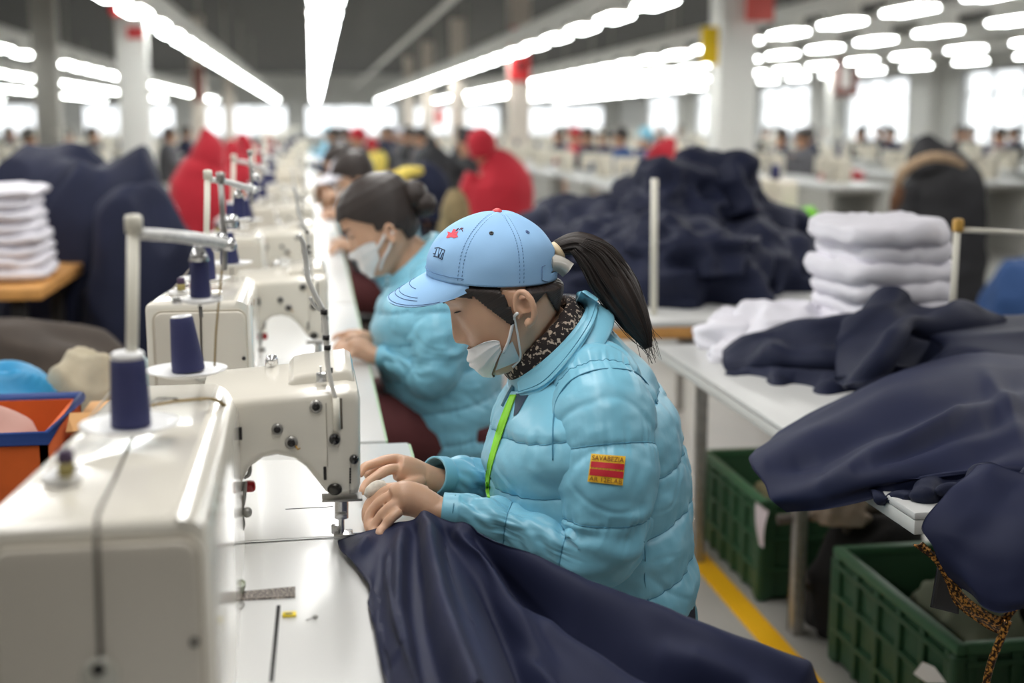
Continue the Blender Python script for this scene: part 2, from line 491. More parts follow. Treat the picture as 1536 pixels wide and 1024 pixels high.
# ================================================================== sewing line: tables and machines
TZ = 0.75
def sewing_table(y0, y1, xl, xr, label, legs=True):
    r = thing('sewing_table', label, 'table', ((xl+xr)/2, (y0+y1)/2, 0), group=None)
    b = MB(); b.box2((xl, y0, TZ-.035), (xr, y1, TZ), bev=.004); b.build('tabletop', M_white, r, ang=40)
    b = MB(); b.box2((xr-.0005, y0+.005, TZ-.028), (xr+.0035, y1-.005, TZ-.002), bev=.001); b.build('edge_strip', mat('green_edge_strip', (176, 204, 168), .5), r, ang=40)
    for x in (xl+.08, xr-.10):
        for y in (y0+.10, y1-.10):
            b = MB(); b.box2((x-.02, y-.025, 0.02), (x+.02, y+.025, TZ-.035), bev=.004); b.box((x, y, .012), (.06, .06, .024), bev=.004)
            b.build('leg', M_steel, r, ang=40)
    b = MB(); b.box2((xl+.1, (y0+y1)/2-.02, .28), (xr-.12, (y0+y1)/2+.02, .32), bev=.004)
    b.build('stretcher', M_steel, r, ang=40)
    return r
tabA = sewing_table(0.42, 2.16, -0.275, 0.150, 'white laminate sewing table under the nearest sewing machine')
# slits, plates and small things of the near table
b = MB()
def slit(u0, v0, u1, v1, w=.0022):
    p, q = WZ(u0, v0, TZ), WZ(u1, v1, TZ)
    d = nrm(q-p); n = np.array([-d[1], d[0], 0])*w/2
    z = np.array([0, 0, .0006])
    return [p-n+z, q-n+z, q+n+z, p+n+z]
for a in ((428, 764, 500, 760), (350, 816, 512, 806), (418, 908, 407, 1024)):
    b.add(slit(*a, w=.0035 if a[0] != 418 else .0045), [(0, 1, 2, 3)])
b.build('slit', M_black, tabA, smooth=False)
p0, p1 = WZ(352, 822, TZ), WZ(520, 893, TZ)
b = MB()
qa = [WZ(372, 690, TZ), WZ(350, 812, TZ), WZ(512, 803, TZ), WZ(505, 690, TZ)]
b.add([q + np.array([0, 0, .0004]) for q in qa], [(0, 1, 2, 3)]); b.build('bed_plate', mat('bright_bed_plate', (226, 226, 224), .22, coat=.2), tabA, smooth=False)

def zt(u, v, z): return WZ(u, v, z)
def px_poly(pts, Y):
    return [(float(W(u, v, Y)[0]), float(W(u, v, Y)[2])) for u, v in pts]

def screw(mbs, u, v, Y, r, m_out=True):
    c = W(u, v, Y)
    b = MB(); b.lathe([(r, 0), (r, .003), (r*.8, .0045), (r*.62, .0045)], c, axis=(0, -1, 0), m=20)
    o = b.build('screw', M_steel, mbs)
    b = MB(); b.lathe([(r*.62, .004), (r*.60, .0055), (r*.3, .0062), (0.0001, .0063)], c, axis=(0, -1, 0), m=18); b.box(c+np.array([0, -.0066, 0]), (r*.9, .001, r*.18))
    b.build('screw_slot', M_dark, o)
    return o

def full_machine(label, extras=True):
    root = thing('sewing_machine', label, 'sewing machine', (-.16, 1.30, TZ), group=None)
    # ---- housing: the long rounded body
    z1 = 1.008; y0, y1 = .945, 1.66
    def fnh(c):
        t = (c.y-y0)/(y1-y0)
        x = c.x
        if x > -.16: x += (-.104+.084)*max(0, min(1, t))
        z = c.z
        if z > .9: z -= .034*max(0, min(1, (c.y-1.30)/.36))**1.5 + .008*max(0, min(1, (c.y-.95)/.2))
        if z < TZ+.01: z = TZ+.0008
        return (x, c.y, z)
    b = bmesh.new(); bmesh.ops.create_cube(b, size=1)
    for v in b.verts: v.co = Vector((-.1705+v.co.x*.173, (y0+y1)/2+v.co.y*(y1-y0), (TZ+z1)/2+v.co.z*(z1-TZ)))
    es = [e for e in b.edges if max(e.verts[0].co.z, e.verts[1].co.z) > z1-.01]
    bmesh.ops.bevel(b, geom=[e for e in es if min(e.verts[0].co.x, e.verts[1].co.x) > -.1], offset=.030, segments=8, affect='EDGES', profile=.5)
    bmesh.ops.bevel(b, geom=[e for e in b.edges if min(e.verts[0].co.z, e.verts[1].co.z) > z1-1e-4 and (abs(e.verts[0].co.y-e.verts[1].co.y) < 1e-5 or max(e.verts[0].co.x, e.verts[1].co.x) < -.2)], offset=.012, segments=4, affect='EDGES', profile=.5)
    for v in b.verts: v.co = Vector(fnh(v.co))
    h = MB(); h.bm(b); ho_ = h.build('housing', M_mach, root, ang=50); bvH = bvh_of(ho_)
    def onh(u, v, e=.0003):
        p, n_ = hit(bvH, u, v)
        return (p + n_*e) if p is not None else WZ(u, v, z1)
    # ---- near end cover with rounded corners, set in a groove
    def rr(x0, x1, za, zb, r, n=8):
        pts = [(x0, za), (x1, za)]
        for cx_, cz_, a0 in ((x1-r, zb-r, 0), (x0+r, zb-r, PI/2)):
            for i in range(n+1):
                a = a0+PI/2*i/n; pts.append((cx_+r*math.cos(a), cz_+r*math.sin(a)))
        return pts
    g = MB(); g.prism(rr(-.2465, -.0925, TZ+.001, z1-.0145, .016), y0-.0025, y0+.01); g.build('cover_groove', M_mach2, root, smooth=False)
    g = MB(); g.prism(rr(-.2435, -.095, TZ+.002, z1-.0175, .014), y0-.006, y0+.01, bev=.003); g.build('end_cover', mat('cover_enamel', (208, 201, 188), .32, coat=.25, var=.02), root, ang=40)
    if extras:
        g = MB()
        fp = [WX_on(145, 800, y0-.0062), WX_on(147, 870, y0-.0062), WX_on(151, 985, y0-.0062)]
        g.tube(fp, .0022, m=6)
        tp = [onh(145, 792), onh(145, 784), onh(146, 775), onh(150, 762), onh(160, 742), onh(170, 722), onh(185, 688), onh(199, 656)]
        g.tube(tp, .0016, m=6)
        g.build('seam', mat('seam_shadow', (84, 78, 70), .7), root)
        c = W(150, 1012, y0-.006)
        g = MB(); g.lathe([(.0145, -.001), (.0145, .003), (.013, .0042), (.0001, .0043)], c, axis=(0, -1, 0), m=28); sg = g.build('sight_glass', mat('grey_glass', (190, 188, 176), .08, coat=1), root)
        g = MB(); g.lathe([(.0052, .004), (.0045, .0062), (.0001, .0064)], W(149, 1000, y0-.006), axis=(0, -1, 0), m=18); g.build('sight_hole', M_black, sg)
        g = MB(); g.lathe([(.0033, 0), (.0033, .002), (.0001, .0022)], W(292, 962, y0-.006), axis=(0, -1, 0), m=16); g.build('screw', M_dark, root)
        # long groove near the far left edge of the top, dark stains on the side
        g = MB(); g.tube([onh(24, 768), onh(60, 720), onh(92, 680), onh(130, 632), onh(168, 584)], .0012, m=6); g.build('top_groove', mat('groove_shade', (150, 142, 128), .6), root)
        # bobbin winder on the top
        c = WZ(93, 722, 1.0032)
        g = MB(); g.lathe([(.0165, -.001), (.0165, .006), (.015, .0075), (.006, .008), (.006, .012), (.0001, .012)], c, m=28); bw = g.build('bobbin_winder', M_plastic, root)
        c2 = WZ(100, 712, 1.013)
        g = MB(); g.lathe([(.0068, 0), (.0068, .011), (.0001, .011)], c2, m=20); g.build('olive_thread', mat('olive_thread', (150, 138, 84), .7), bw)
        g = MB(); g.lathe([(.0068, .011), (.0066, .0205), (.005, .0215), (.0001, .0216)], c2, m=20); g.build('purple_thread', mat('purple_thread', (64, 46, 74), .6), bw)
        g = MB(); g.tube([c2+np.array([.004, 0, .006]), c2+np.array([.014, -.002, .008])], .0016, m=8); g.build('winder_lever', M_dark, bw)
    # ---- the arm with its arch and the head
    Ya, Yb = 1.575, 1.71
    poly = px_poly([(300, 606), (420, 594), (522, 584), (537, 588), (541, 602), (541.5, 728), (538, 741), (530, 744), (500, 745), (488, 739), (474, 721), (459, 702), (441, 689), (416, 684), (395, 688), (374, 703), (360, 730), (352, 775), (349, 834), (300, 834)], Ya)
    zt0 = W(300, 606, Ya)[2]-.012
    def fna(c):
        t = (c.y-Ya)/(Yb-Ya)
        z = max(c.z, TZ+.0008)
        if z > .94: z += .018*t
        x = c.x
        if x > .03: x -= .004*t
        return (x, c.y, z)
    a = MB(); a.prism(poly, Ya, Yb, bev=.011, seg=4, fn=fna); a.build('arm', M_mach, root, ang=35)
    # raised cover on top of the head
    pc = px_poly([(433, 552), (440, 543), (455, 539), (500, 533), (517, 531), (526, 536), (530, 548), (532, 570), (433, 572)], 1.66)
    a = MB(); a.prism(pc, 1.612, 1.712, bev=.006, seg=3, fn=lambda c: (c.x, c.y, c.z-.0035*(1.712-c.y)/.1*3)); a.build('head_cover', M_mach, root, ang=35)
    # face plate split and slot of the take-up lever
    a = MB(); a.box2(W(491, 700, Ya-.0015), W(489.5, 604, Ya+.002), bev=0); a.build('plate_seam', mat('seam_tan', (150, 142, 126), .6), root, smooth=False)
    a = MB(); a.box2(W(507, 644, Ya-.002), W(513, 596, Ya+.002), bev=.001); a.build('lever_slot', mat('slot_shadow', (96, 90, 80), .6), root, ang=40)
    a = MB()
    for dv in range(0, 22, 4): a.box2(W(524, 722+dv-20, Ya-.0016), W(526.5, 724+dv-20, Ya+.001))
    a.box2(W(524, 706, Ya-.001), W(525, 740, Ya+.001))
    a.build('scale_mark', M_dark, root, smooth=False)
    a = MB(); a.box2(W(485, 700, Ya-.002), W(490, 719, Ya+.001), bev=.0008); a.build('oil_window', M_dark, root, ang=40)
    for (u, v, r) in ((474, 609, .0082), (416, 643, .0072), (437, 663, .0082)):
        screw(root, u, v, Ya, r)
    b2 = MB(); b2.tube([W(443, 668, Ya-.006), W(447, 674, Ya-.008), W(450, 672, Ya-.006)], .0012, m=8); b2.build('brass_hook', mat('brass', (176, 138, 74), .3, metal=1), root)
    for (u, v, r) in ((502, 658, .0072), (531, 688, .006)):
        b2 = MB(); b2.lathe([(r, 0), (r, .004), (r*.8, .007), (.0001, .0075)], W(u, v, Ya), axis=(0, -1, 0), m=22); o = b2.build('knob', mat('black_knob', (28, 27, 27), .25, coat=.5), root)
    b2 = MB(); b2.lathe([(.0075, 0), (.0075, .004), (.005, .005), (.0001, .0052)], W(502, 733, Ya), axis=(0, -1, 0), m=22, sx=1.25); b2.build('knob', mat('dark_disc', (70, 68, 64), .25, metal=.6), root)
    # needle bar and foot
    b2 = MB(); nx = W(513, 745, 1.62)
    b2.tube([W(512, 742, 1.625), W(512, 776, 1.625)], .0095, m=14); b2.tube([W(512, 776, 1.625), W(512, 798, 1.625)], .0042, m=10)
    b2.box(W(512, 772, 1.618), (.014, .012, .008), bev=.001)
    b2.build('needle_bar', M_chrome, root, ang=40)
    b2 = MB(); b2.box(W(513, 745.5, 1.60), (.052, .03, .004), bev=.001); b2.build('face_plate_base', M_steel, root, ang=40)
    b2 = MB(); c = WZ(515, 801, TZ+.006); b2.box(c, (.026, .026, .007), bev=.002); b2.box(c+np.array([-.008, 0, .008]), (.016, .012, .012), bev=.002); b2.tube([c+np.array([.010, 0, 0]), c+np.array([.022, .002, -.001]), c+np.array([.03, .003, -.0035])], .0018, m=8)
    b2.build('presser_foot', M_chrome, root, ang=40)
    b2 = MB(); b2.tube([W(509, 790, 1.62), W(508, 800, 1.62)], .0016, m=6); b2.build('needle', M_steel, root)
    # thread guide tubes
    Yg = 1.565
    g = MB(); g.tube([W(447, 352, Yg+.02), W(454, 362, Yg+.02), W(459, 392, Yg+.02), W(463, 420, Yg+.015), W(476, 448, Yg+.01), W(485, 466, Yg+.01)], .0032, m=12, n=24)
    g.tube([W(465, 445, Yg+.01), W(472, 459, Yg+.01), W(484, 467, Yg+.01)], .0022, m=8, n=10)
    tg = g.build('thread_guide', mat('pale_steel_tube', (200, 200, 196), .3, metal=.25), root)
    g = MB(); g.tube([W(485, 466, Yg+.01), W(489, 505, Yg+.01), W(491, 540, Yg+.008), W(494, 562, Yg+.004), W(503, 598, Yg)], [.0036, .0036, .0036, .003, .0026], m=12, n=20); g.build('guide_tube', mat('clear_tube', (214, 212, 206), .25, metal=.1), tg)
    for (u, v) in ((486, 468), (489, 506), (491, 521), (494, 555)):
        g = MB(); g.lathe([(.0044, -.003), (.0044, .003)], W(u, v, Yg+.009), axis=(.05, 0, 1), m=14); g.build('clamp_ring', M_dark, tg)
    g = MB(); g.tube([W(504, 597, Yg-.001), W(506, 645, Yg-.001)], .0042, m=12); g.build('take_up_lever', M_pole, root)
    g = MB(); g.box(W(482, 566, 1.60), (.013, .010, .012), bev=.001); g.tube([W(481, 560, 1.60), W(481, 549, 1.60)], .0012, m=8); g.build('thread_post', M_chrome, root, ang=40)
    g = MB(); g.lathe([(.0085, 0), (.0085, .012), (.007, .018), (.0001, .0195)], W(408, 553, 1.70), m=20); g.lathe([(.005, 0), (.005, .003), (.0001, .0032)], W(407, 541, 1.689), axis=(0, -1, 0), m=16); g.build('tension_dial', M_chrome, root)
    if extras:
        # levers inside the arch
        g = MB()
        for pth in ([(372, 690), (375, 700), (373, 712), (366, 716)], [(363, 722), (359, 745), (352, 775), (347, 800)], [(368, 722), (366, 748), (361, 770)],
                    [(352, 730), (349, 762), (346, 795), (341, 850)], [(360, 765), (365, 785), (362, 797)]):
            g.tube([W(u, v, 1.60) for u, v in pth], .0026, m=8, n=14)
        for (u, v, r) in ((371, 768, .006), (350, 800, .008), (356, 790, .005), (349, 852, .005)):
            g.lathe([(r, -.004), (r, .004), (r*.6, .006), (.0001, .0062)], W(u, v, 1.595), axis=(0, -1, 0), m=16)
        g.build('lever', M_steel, root)
        g = MB(); g.box(W(374, 729, 1.63), (.016, .014, .015), bev=.005, seg=3); g.build('red_knob', mat('red_knob', (190, 24, 34), .3, coat=.5), root)
        g = MB()
        for (u, v, r) in ((330, 733, .003), (328, 748, .0035), (316, 770, .004)):
            pp = WX(u, v, -.088); g.lathe([(r, 0), (r, .0012), (.0001, .0014)], pp+np.array([.0006, 0, 0]), axis=(1, .03, 0), m=12)
        g.build('paint_chip', mat('rust_chip', (120, 88, 66), .7), root)
        g = MB(); g.box(W(357, 650, 1.566), (.010, .006, .016), bev=.001); g.build('thread_clip', M_dark, root, ang=40)
    return root
def WX_on(u, v, Y): return W(u, v, Y)
mach = full_machine('cream sewing machine nearest the camera with blue cones on its top')

# ---- thread stand on the machine, plates and cones
def thread_stand(label):
    r = thing('thread_stand', label, 'thread stand', WZ(197, 650, 1.0), group=None)
    base = WZ(197, 645, 1.004); Y1 = float(base[1])
    b = MB(); b.tube([base, W(200, 332, Y1)], .0058, m=14); b.lathe([(.0085, 0), (.0085, .014), (.007, .017), (.0001, .018)], W(201, 349, Y1), m=16); b.build('pole', M_pole, r)
    b = MB(); b.lathe([(.006, -.004), (.030, -.002), (.047, .004), (.048, .0055), (.03, .001), (.012, .0005), (.0001, .0005)], WZ(195, 641, 1.007), m=48); b.build('cone_plate', M_plastic, r)
    b = MB(); b.lathe([(.006, -.006), (.030, -.003), (.047, .003), (.048, .0045), (.03, .0005), (.012, 0), (.0001, 0)], WZ(280, 558, 1.007), m=48); b.build('cone_plate', M_plastic, r)
    e = W(342, 366, 1.44)
    b = MB(); b.tube([W(203, 350, Y1), W(250, 353, 1.28), W(300, 359, 1.38), e], [.0055, .006, .0072, .006], m=12, n=14); b.build('crossbar', mat('worn_white_bar', (214, 214, 212), .35, var=.25, vscale=120), r)
    b = MB(); b.tube([W(331, 268, 1.44), W(334, 320, 1.44), W(337, 362, 1.44), W(336, 405, 1.44)], .0034, m=10); b.lathe([(.005, 0), (.005, .01), (.0001, .011)], W(331, 272, 1.44), m=14); b.build('rod', M_steel, r)
    b = MB()
    for (u, v, rr) in ((331, 357, .008), (343, 367, .009), (325, 372, .006)): b.ell(W(u, v, 1.435), (rr, rr*.8, rr*.8))
    b.lathe([(.0075, -.004), (.0075, .006), (.0001, .0065)], W(346, 332, 1.435), axis=(1, -.3, 0), m=18)
    b.build('clamp', M_chrome, r)
    hp = W(297, 366, 1.40)
    b = MB(); b.tube([W(298, 362, 1.40), W(296, 372, 1.40), W(298, 385, 1.40), W(299, 455, 1.40)], .0028, m=10); b.lathe([(.0115, 0), (.0085, .008), (.0045, .016), (.0001, .016)], W(299, 391, 1.40), m=20); b.build('hook', M_chrome, r)
    # small plate with its clip
    b = MB(); b.lathe([(.0001, -.003), (.014, -.003), (.0225, .0005), (.0225, .003), (.0001, .0035)], W(302, 451, 1.40), m=32); sp = b.build('spool_plate', M_plastic, r)
    b = MB(); b.box(W(266, 451, 1.395), (.011, .008, .008), bev=.002); b.tube([W(266, 451, 1.395), W(285, 451, 1.395)], .002, m=8); b.tube([W(318, 449, 1.395), W(331, 446, 1.395)], .0035, m=8); b.build('clip', M_chrome, sp, ang=40)
    b = MB(); b.tube([W(299, 452, 1.40), W(302, 474, 1.43)], .0016, m=8); b.build('spindle', M_dark, r)
    return r
def cone(name, label, base, r0, r1, h, tilt=(0, 0, 1), lid=None):
    root = thing(name, label, 'thread cone', base)
    b = MB(); ax = nrm(tilt)
    b.lathe([(r0*.97, .0005), (r0, .003), (r0*.98, .006)] + [(r0+(r1-r0)*t, .006+(h-.008)*t) for t in np.linspace(.1, 1, 10)] + [(r1*.9, h)], base, axis=ax, m=40); b.build('wound_thread', M_thread, root, ang=50)
    t = np.array(base)+ax*h
    b = MB()
    if lid: b.lathe([(r1*.93, -.001), (r1*.93, .004), (r1*.8, .006), (.0001, .006)], t, axis=ax, m=28)
    else: b.lathe([(r1*.9, -.001), (r1*.9, .001), (r1*.6, .0012), (r1*.5, -.004), (.0001, -.004)], t, axis=ax, m=28)
    b.build('cone_core', M_plastic, root)
    return root
stand = thread_stand('ivory thread stand with crossbar on top of the nearest machine')
coneA = cone('thread_cone', 'navy thread cone standing on the nearest white plate around the ivory pole', WZ(197, 639, 1.0085), .0193, .0168, .068, lid=True)
coneB = cone('thread_cone', 'leaning navy thread cone on the farther white plate', WZ(283, 556, 1.008), .0195, .0135, .066, tilt=(-.09, 0, 1))
coneC = cone('thread_cone', 'small navy thread cone hanging above the farther plate', W(301, 446, 1.40), .0115, .0095, .043)
b = MB(); b.tube([W(334, 380, 1.44), W(333, 402, 1.44), W(328, 455, 1.45), W(324, 500, 1.47), W(322, 548, 1.495)], .0013, m=6, n=24)
tag(b.build('thread_strand', mat('ochre_thread', (150, 124, 70), .7)), 'ochre thread strand running down from the rod to the machine top', 'thread')
b = MB(); b.tube([WZ(226, 608, 1.0015), WZ(262, 602, 1.0015), WZ(300, 598, 1.002), W(318, 600, 1.44)+np.array([0, 0, .001]), W(336, 616, 1.50)+np.array([0, 0, .006]), W(350, 634, 1.56), W(356, 648, 1.562)], .0015, m=6, n=30)
b.tube([WZ(300, 599, 1.002), W(324, 601, 1.45)+np.array([0, 0, .002]), W(342, 620, 1.52)+np.array([0, 0, .006]), W(356, 646, 1.562)], .0011, m=6, n=20)
tag(b.build('thread_strand', MATS['ochre_thread']), 'doubled ochre thread lying across the machine top to the dark clip', 'thread')
b = MB(); b.tube([WZ(228, 603, 1.001), WZ(238, 597, 1.001), WZ(252, 597, 1.003), WZ(270, 600, 1.002)], .0006, m=6, n=20); b.tube([WZ(232, 610, 1.001), WZ(242, 600, 1.003), WZ(262, 597, 1.002), WZ(270, 600, 1.001)], .0006, m=6, n=20)
tag(b.build('loose_thread', M_dark), 'tangle of thin black thread beside the near cone plate', 'thread')

# ---- small things on the table
r = thing('gauge_plate', 'dark speckled metal gauge strip lying on the white table', 'gauge', WZ(400, 888, TZ))
b = MB()
q = [WZ(366, 886, TZ+.002), WZ(443, 879, TZ+.002), WZ(443, 894, TZ+.002), WZ(354, 899, TZ+.002)]
b.add([p+np.array([0, 0, 0.0]) for p in q]+[p-np.array([0, 0, .0019]) for p in q], [(3, 2, 1, 0), (4, 5, 6, 7), (0, 1, 5, 4), (1, 2, 6, 5), (2, 3, 7, 6), (3, 0, 4, 7)])
def speckle(name, c1, c2, scale, lo=.48, hi=.56, rough=.5, metal=0.0):
    m = bpy.data.materials.new(name); m.use_nodes = True; N = m.node_tree.nodes; L = m.node_tree.links; bs = N['Principled BSDF']
    tc = N.new('ShaderNodeTexCoord'); nz = N.new('ShaderNodeTexNoise'); nz.inputs['Scale'].default_value = scale; nz.inputs['Detail'].default_value = 2
    L.new(tc.outputs['Object'], nz.inputs['Vector']); rp = N.new('ShaderNodeValToRGB'); rp.color_ramp.elements[0].position = lo; rp.color_ramp.elements[1].position = hi
    rp.color_ramp.elements[0].color = (*s2l(c1), 1); rp.color_ramp.elements[1].color = (*s2l(c2), 1)
    L.new(nz.outputs['Fac'], rp.inputs['Fac']); L.new(rp.outputs['Color'], bs.inputs['Base Color']); bs.inputs['Roughness'].default_value = rough; bs.inputs['Metallic'].default_value = metal
    MATS[name] = m; return m
b.build('strip', speckle('speckled_strip', (52, 40, 36), (188, 176, 164), 520, .5, .6), r, smooth=False)
b = MB(); b.lathe([(.0001, .001), (.014, .001), (.0175, .008), (.018, .0125), (.0165, .013), (.0150, .0105), (.0001, .0095)], WZ(351, 890, TZ), m=36, sx=.8)
tag(b.build('oil_dish', mat('sage_enamel', (176, 184, 166), .25, coat=.4), ang=50), 'small sage green oval dish tucked against the machine side', 'dish')
r = thing('yellow_tag', 'small yellow tag with dark print lying on the white table', 'tag', WZ(434, 921, TZ))
b = MB(); b.box(WZ(434, 921, TZ+.0018), (.0155, .0125, .0028), bev=.001); b.build('tag_body', mat('yellow_tag', (244, 216, 40), .4), r, ang=40)
b = MB(); c = WZ(434, 920, TZ+.0034); b.box(c, (.007, .0045, .0004), bev=0); b.box(c+np.array([-.0045, .0003, 0]), (.0016, .003, .0004)); b.build('print', M_dark, r, smooth=False)
b = MB(); b.tube([WZ(459, 930, TZ+.001), WZ(470, 926, TZ+.0015)], .0006, m=6); b.ell(WZ(473, 924.5, TZ+.0021), (.0032, .003, .002))
tag(b.build('pin', M_steel), 'tiny steel pin to the right of the yellow tag', 'pin')
b = MB(); b.tube([WZ(342, 908, TZ+.002), WZ(358, 913, TZ+.002), WZ(366, 906, TZ+.002), WZ(362, 902, TZ+.002), WZ(352, 904, TZ+.002)], .0009, m=6, n=24)
tag(b.build('wire_clip', M_steel), 'bent wire clip in front of the sage dish', 'clip')
# ================================================================== the seamstress (designed in profile at Y about 1.8)
AXK = 0.0
def ax(u):
    if AXK == 0 or u >= 880: return u
    if u <= 664: return u+AXK
    return u+AXK*(880-u)/216.0
def pla(rows): return pl([(ax(r[0]),)+tuple(r[1:]) for r in rows])
def pl(rows):
    out = []
    for (u, v, Y, hw, rd) in rows:
        p = W(u, v, Y); out.append((p[0], p[1], p[2], hw*mpp(p), rd))
    return out
def bumps(x, a, p=.45):
    return a*(abs(math.sin(PI*x))**p - 1.0)
def quilt(x, a, ph, seed=0.0):
    f = abs(x-round(x))
    e = math.exp(-f/.06)
    return a*(.55*(1-e) + .45*math.sin(PI*f)**2*1.0 - .5) + a*.75*math.exp(-f/.16)*n3(ph*11, round(x)*3.1+seed, seed)

# ---- head: radial sections in a local frame (x forward, y to her left, z up)
HS = 0.93
HB = W(662, 449, 1.80)                      # brow point
pit = math.radians(28); yaw = math.radians(10)
fx = np.array([-math.cos(pit)*math.cos(yaw), math.cos(pit)*math.sin(yaw), -math.sin(pit)])
lz = nrm(np.array([-math.sin(pit)*math.cos(yaw), math.sin(pit)*math.sin(yaw), math.cos(pit)]))
ly = np.cross(lz, fx)                       # her left (towards the camera)
HO = HB - HS*(fx*.096 + lz*.028)
def hl(x, y, z): return HO + HS*(fx*x + ly*y + lz*z)
def hloc(p):
    q = (np.asarray(p)-HO)/HS; return np.array([np.dot(q, fx), np.dot(q, ly), np.dot(q, lz)])
HP = np.array([  # z, xf, xb, w
    (-.121, .060, .030, .012), (-.116, .076, .012, .028), (-.108, .084, -.006, .038), (-.092, .088, -.030, .050), (-.072, .090, -.052, .059),
    (-.045, .089, -.074, .066), (-.015, .088, -.089, .071), (.010, .0885, -.095, .073), (.032, .095, -.098, .075), (.058, .091, -.098, .075),
    (.084, .078, -.090, .070), (.104, .056, -.070, .056), (.117, .030, -.044, .036), (.124, .006, -.016, .012)])
def hsec(z):
    return [float(np.interp(z, HP[:, 0], HP[:, k])) for k in (1, 2, 3)]
def hpt(z, th, off=0.0):
    xf, xb, w = hsec(z); c = (xf+xb)/2; a = (xf-xb)/2
    cs, sn = math.cos(th), math.sin(th)
    x = c + a*math.copysign(abs(cs)**.9, cs); y = w*math.copysign(abs(sn)**.92, sn)
    g = lambda t0, s, z0, sz: math.exp(-((th-t0)/s)**2 - ((z-z0)/sz)**2)
    ath = abs(th)
    ga = lambda t0, s, z0, sz: math.exp(-((ath-t0)/s)**2 - ((z-z0)/sz)**2)
    d = 0.0
    # nose
    nz = float(np.interp(z, [-.060, -.052, -.042, -.030, -.012, .004, .018], [0, .005, .021, .0195, .012, .005, 0]))
    d += nz*math.exp(-(ath/.15)**2) + .006*ga(.20, .09, -.042, .009)
    d -= .0075*ga(.42, .22, .004, .014)                 # eye sockets
    d += .0045*ga(.40, .17, -.002, .009)                # eyeballs
    d += .003*ga(.40, .30, .026, .010)                  # brow
    d += .0045*ga(.78, .30, -.030, .024)                # cheekbone
    d += .0050*ga(0, .22, -.074, .006) + .0055*ga(0, .20, -.084, .006) - .003*ga(0, .3, -.079, .003)
    d += .004*ga(0, .3, -.108, .012)
    d += off
    n = nrm(np.array([cs/a, sn/w, 0])) if True else 0
    return hl(x + n[0]*d, y + n[1]*d, z)
def head_mesh(mb, nz=96, m=110):
    zs = np.concatenate([np.linspace(-.1205, -.108, 8, endpoint=False), np.linspace(-.108, .104, nz), np.linspace(.108, .1239, 10)])
    mb.rings([[hpt(z, 2*PI*j/m if 2*PI*j/m <= PI else 2*PI*j/m-2*PI) for j in range(m)] for z in zs], uvs=False)
def ear_mesh(mb, side):
    # helix ring and lobe, leaning back
    c = np.array([-.018, side*.0735, -.034])
    out = []
    for i in range(23):
        a = -PI*0.62 + i/22*PI*1.62
        x = -.0155*math.cos(a)*-1*(-1) ; z = .031*math.sin(a)
        fl = .010 if math.cos(a) > 0 else .004
        out.append(hl(c[0]-.0140*math.cos(a)-.004*math.sin(a), c[1]+side*(.006+fl*max(0, math.cos(a))), c[2]+.0245*math.sin(a)))
    mb.tube(out, [.0038, .0050, .0048, .0046, .004, .0035], m=10)
    rot = None
    ax = nrm(ly*side+fx*(-.35))
    mb.lathe([(.0001, .0), (.010, .001), (.0122, .004), (.0125, .007), (.0105, .006), (.008, .0035), (.0001, .0028)], hl(c[0]-.001, c[1]-side*.004, c[2]+.002), axis=ax, m=24)
    mb.ell(hl(c[0]+.006, c[1]+side*.004, c[2]-.023), (.006, .0042, .008))
    mb.ell(hl(c[0]+.011, c[1]+side*.002, c[2]-.004), (.005, .004, .009))

def finger(mb, pts, r0=.0088, r1=.0068):
    """pts: list of (u,v,Y); tapered, knuckles slightly thicker"""
    P = np.array([W(ax(p[0]), p[1], p[2]) for p in pts]); n = 22
    Q = spline(P, n); rr = []
    for i in range(n):
        t = i/(n-1); r = r0+(r1-r0)*t
        r *= 1 + .07*math.exp(-((t-.42)/.07)**2) + .05*math.exp(-((t-.74)/.05)**2)
        if t > .93: r *= math.sqrt(max(.05, 1-((t-.93)/.075)**2))
        rr.append(r)
    mb.tube(Q, rr, m=14)

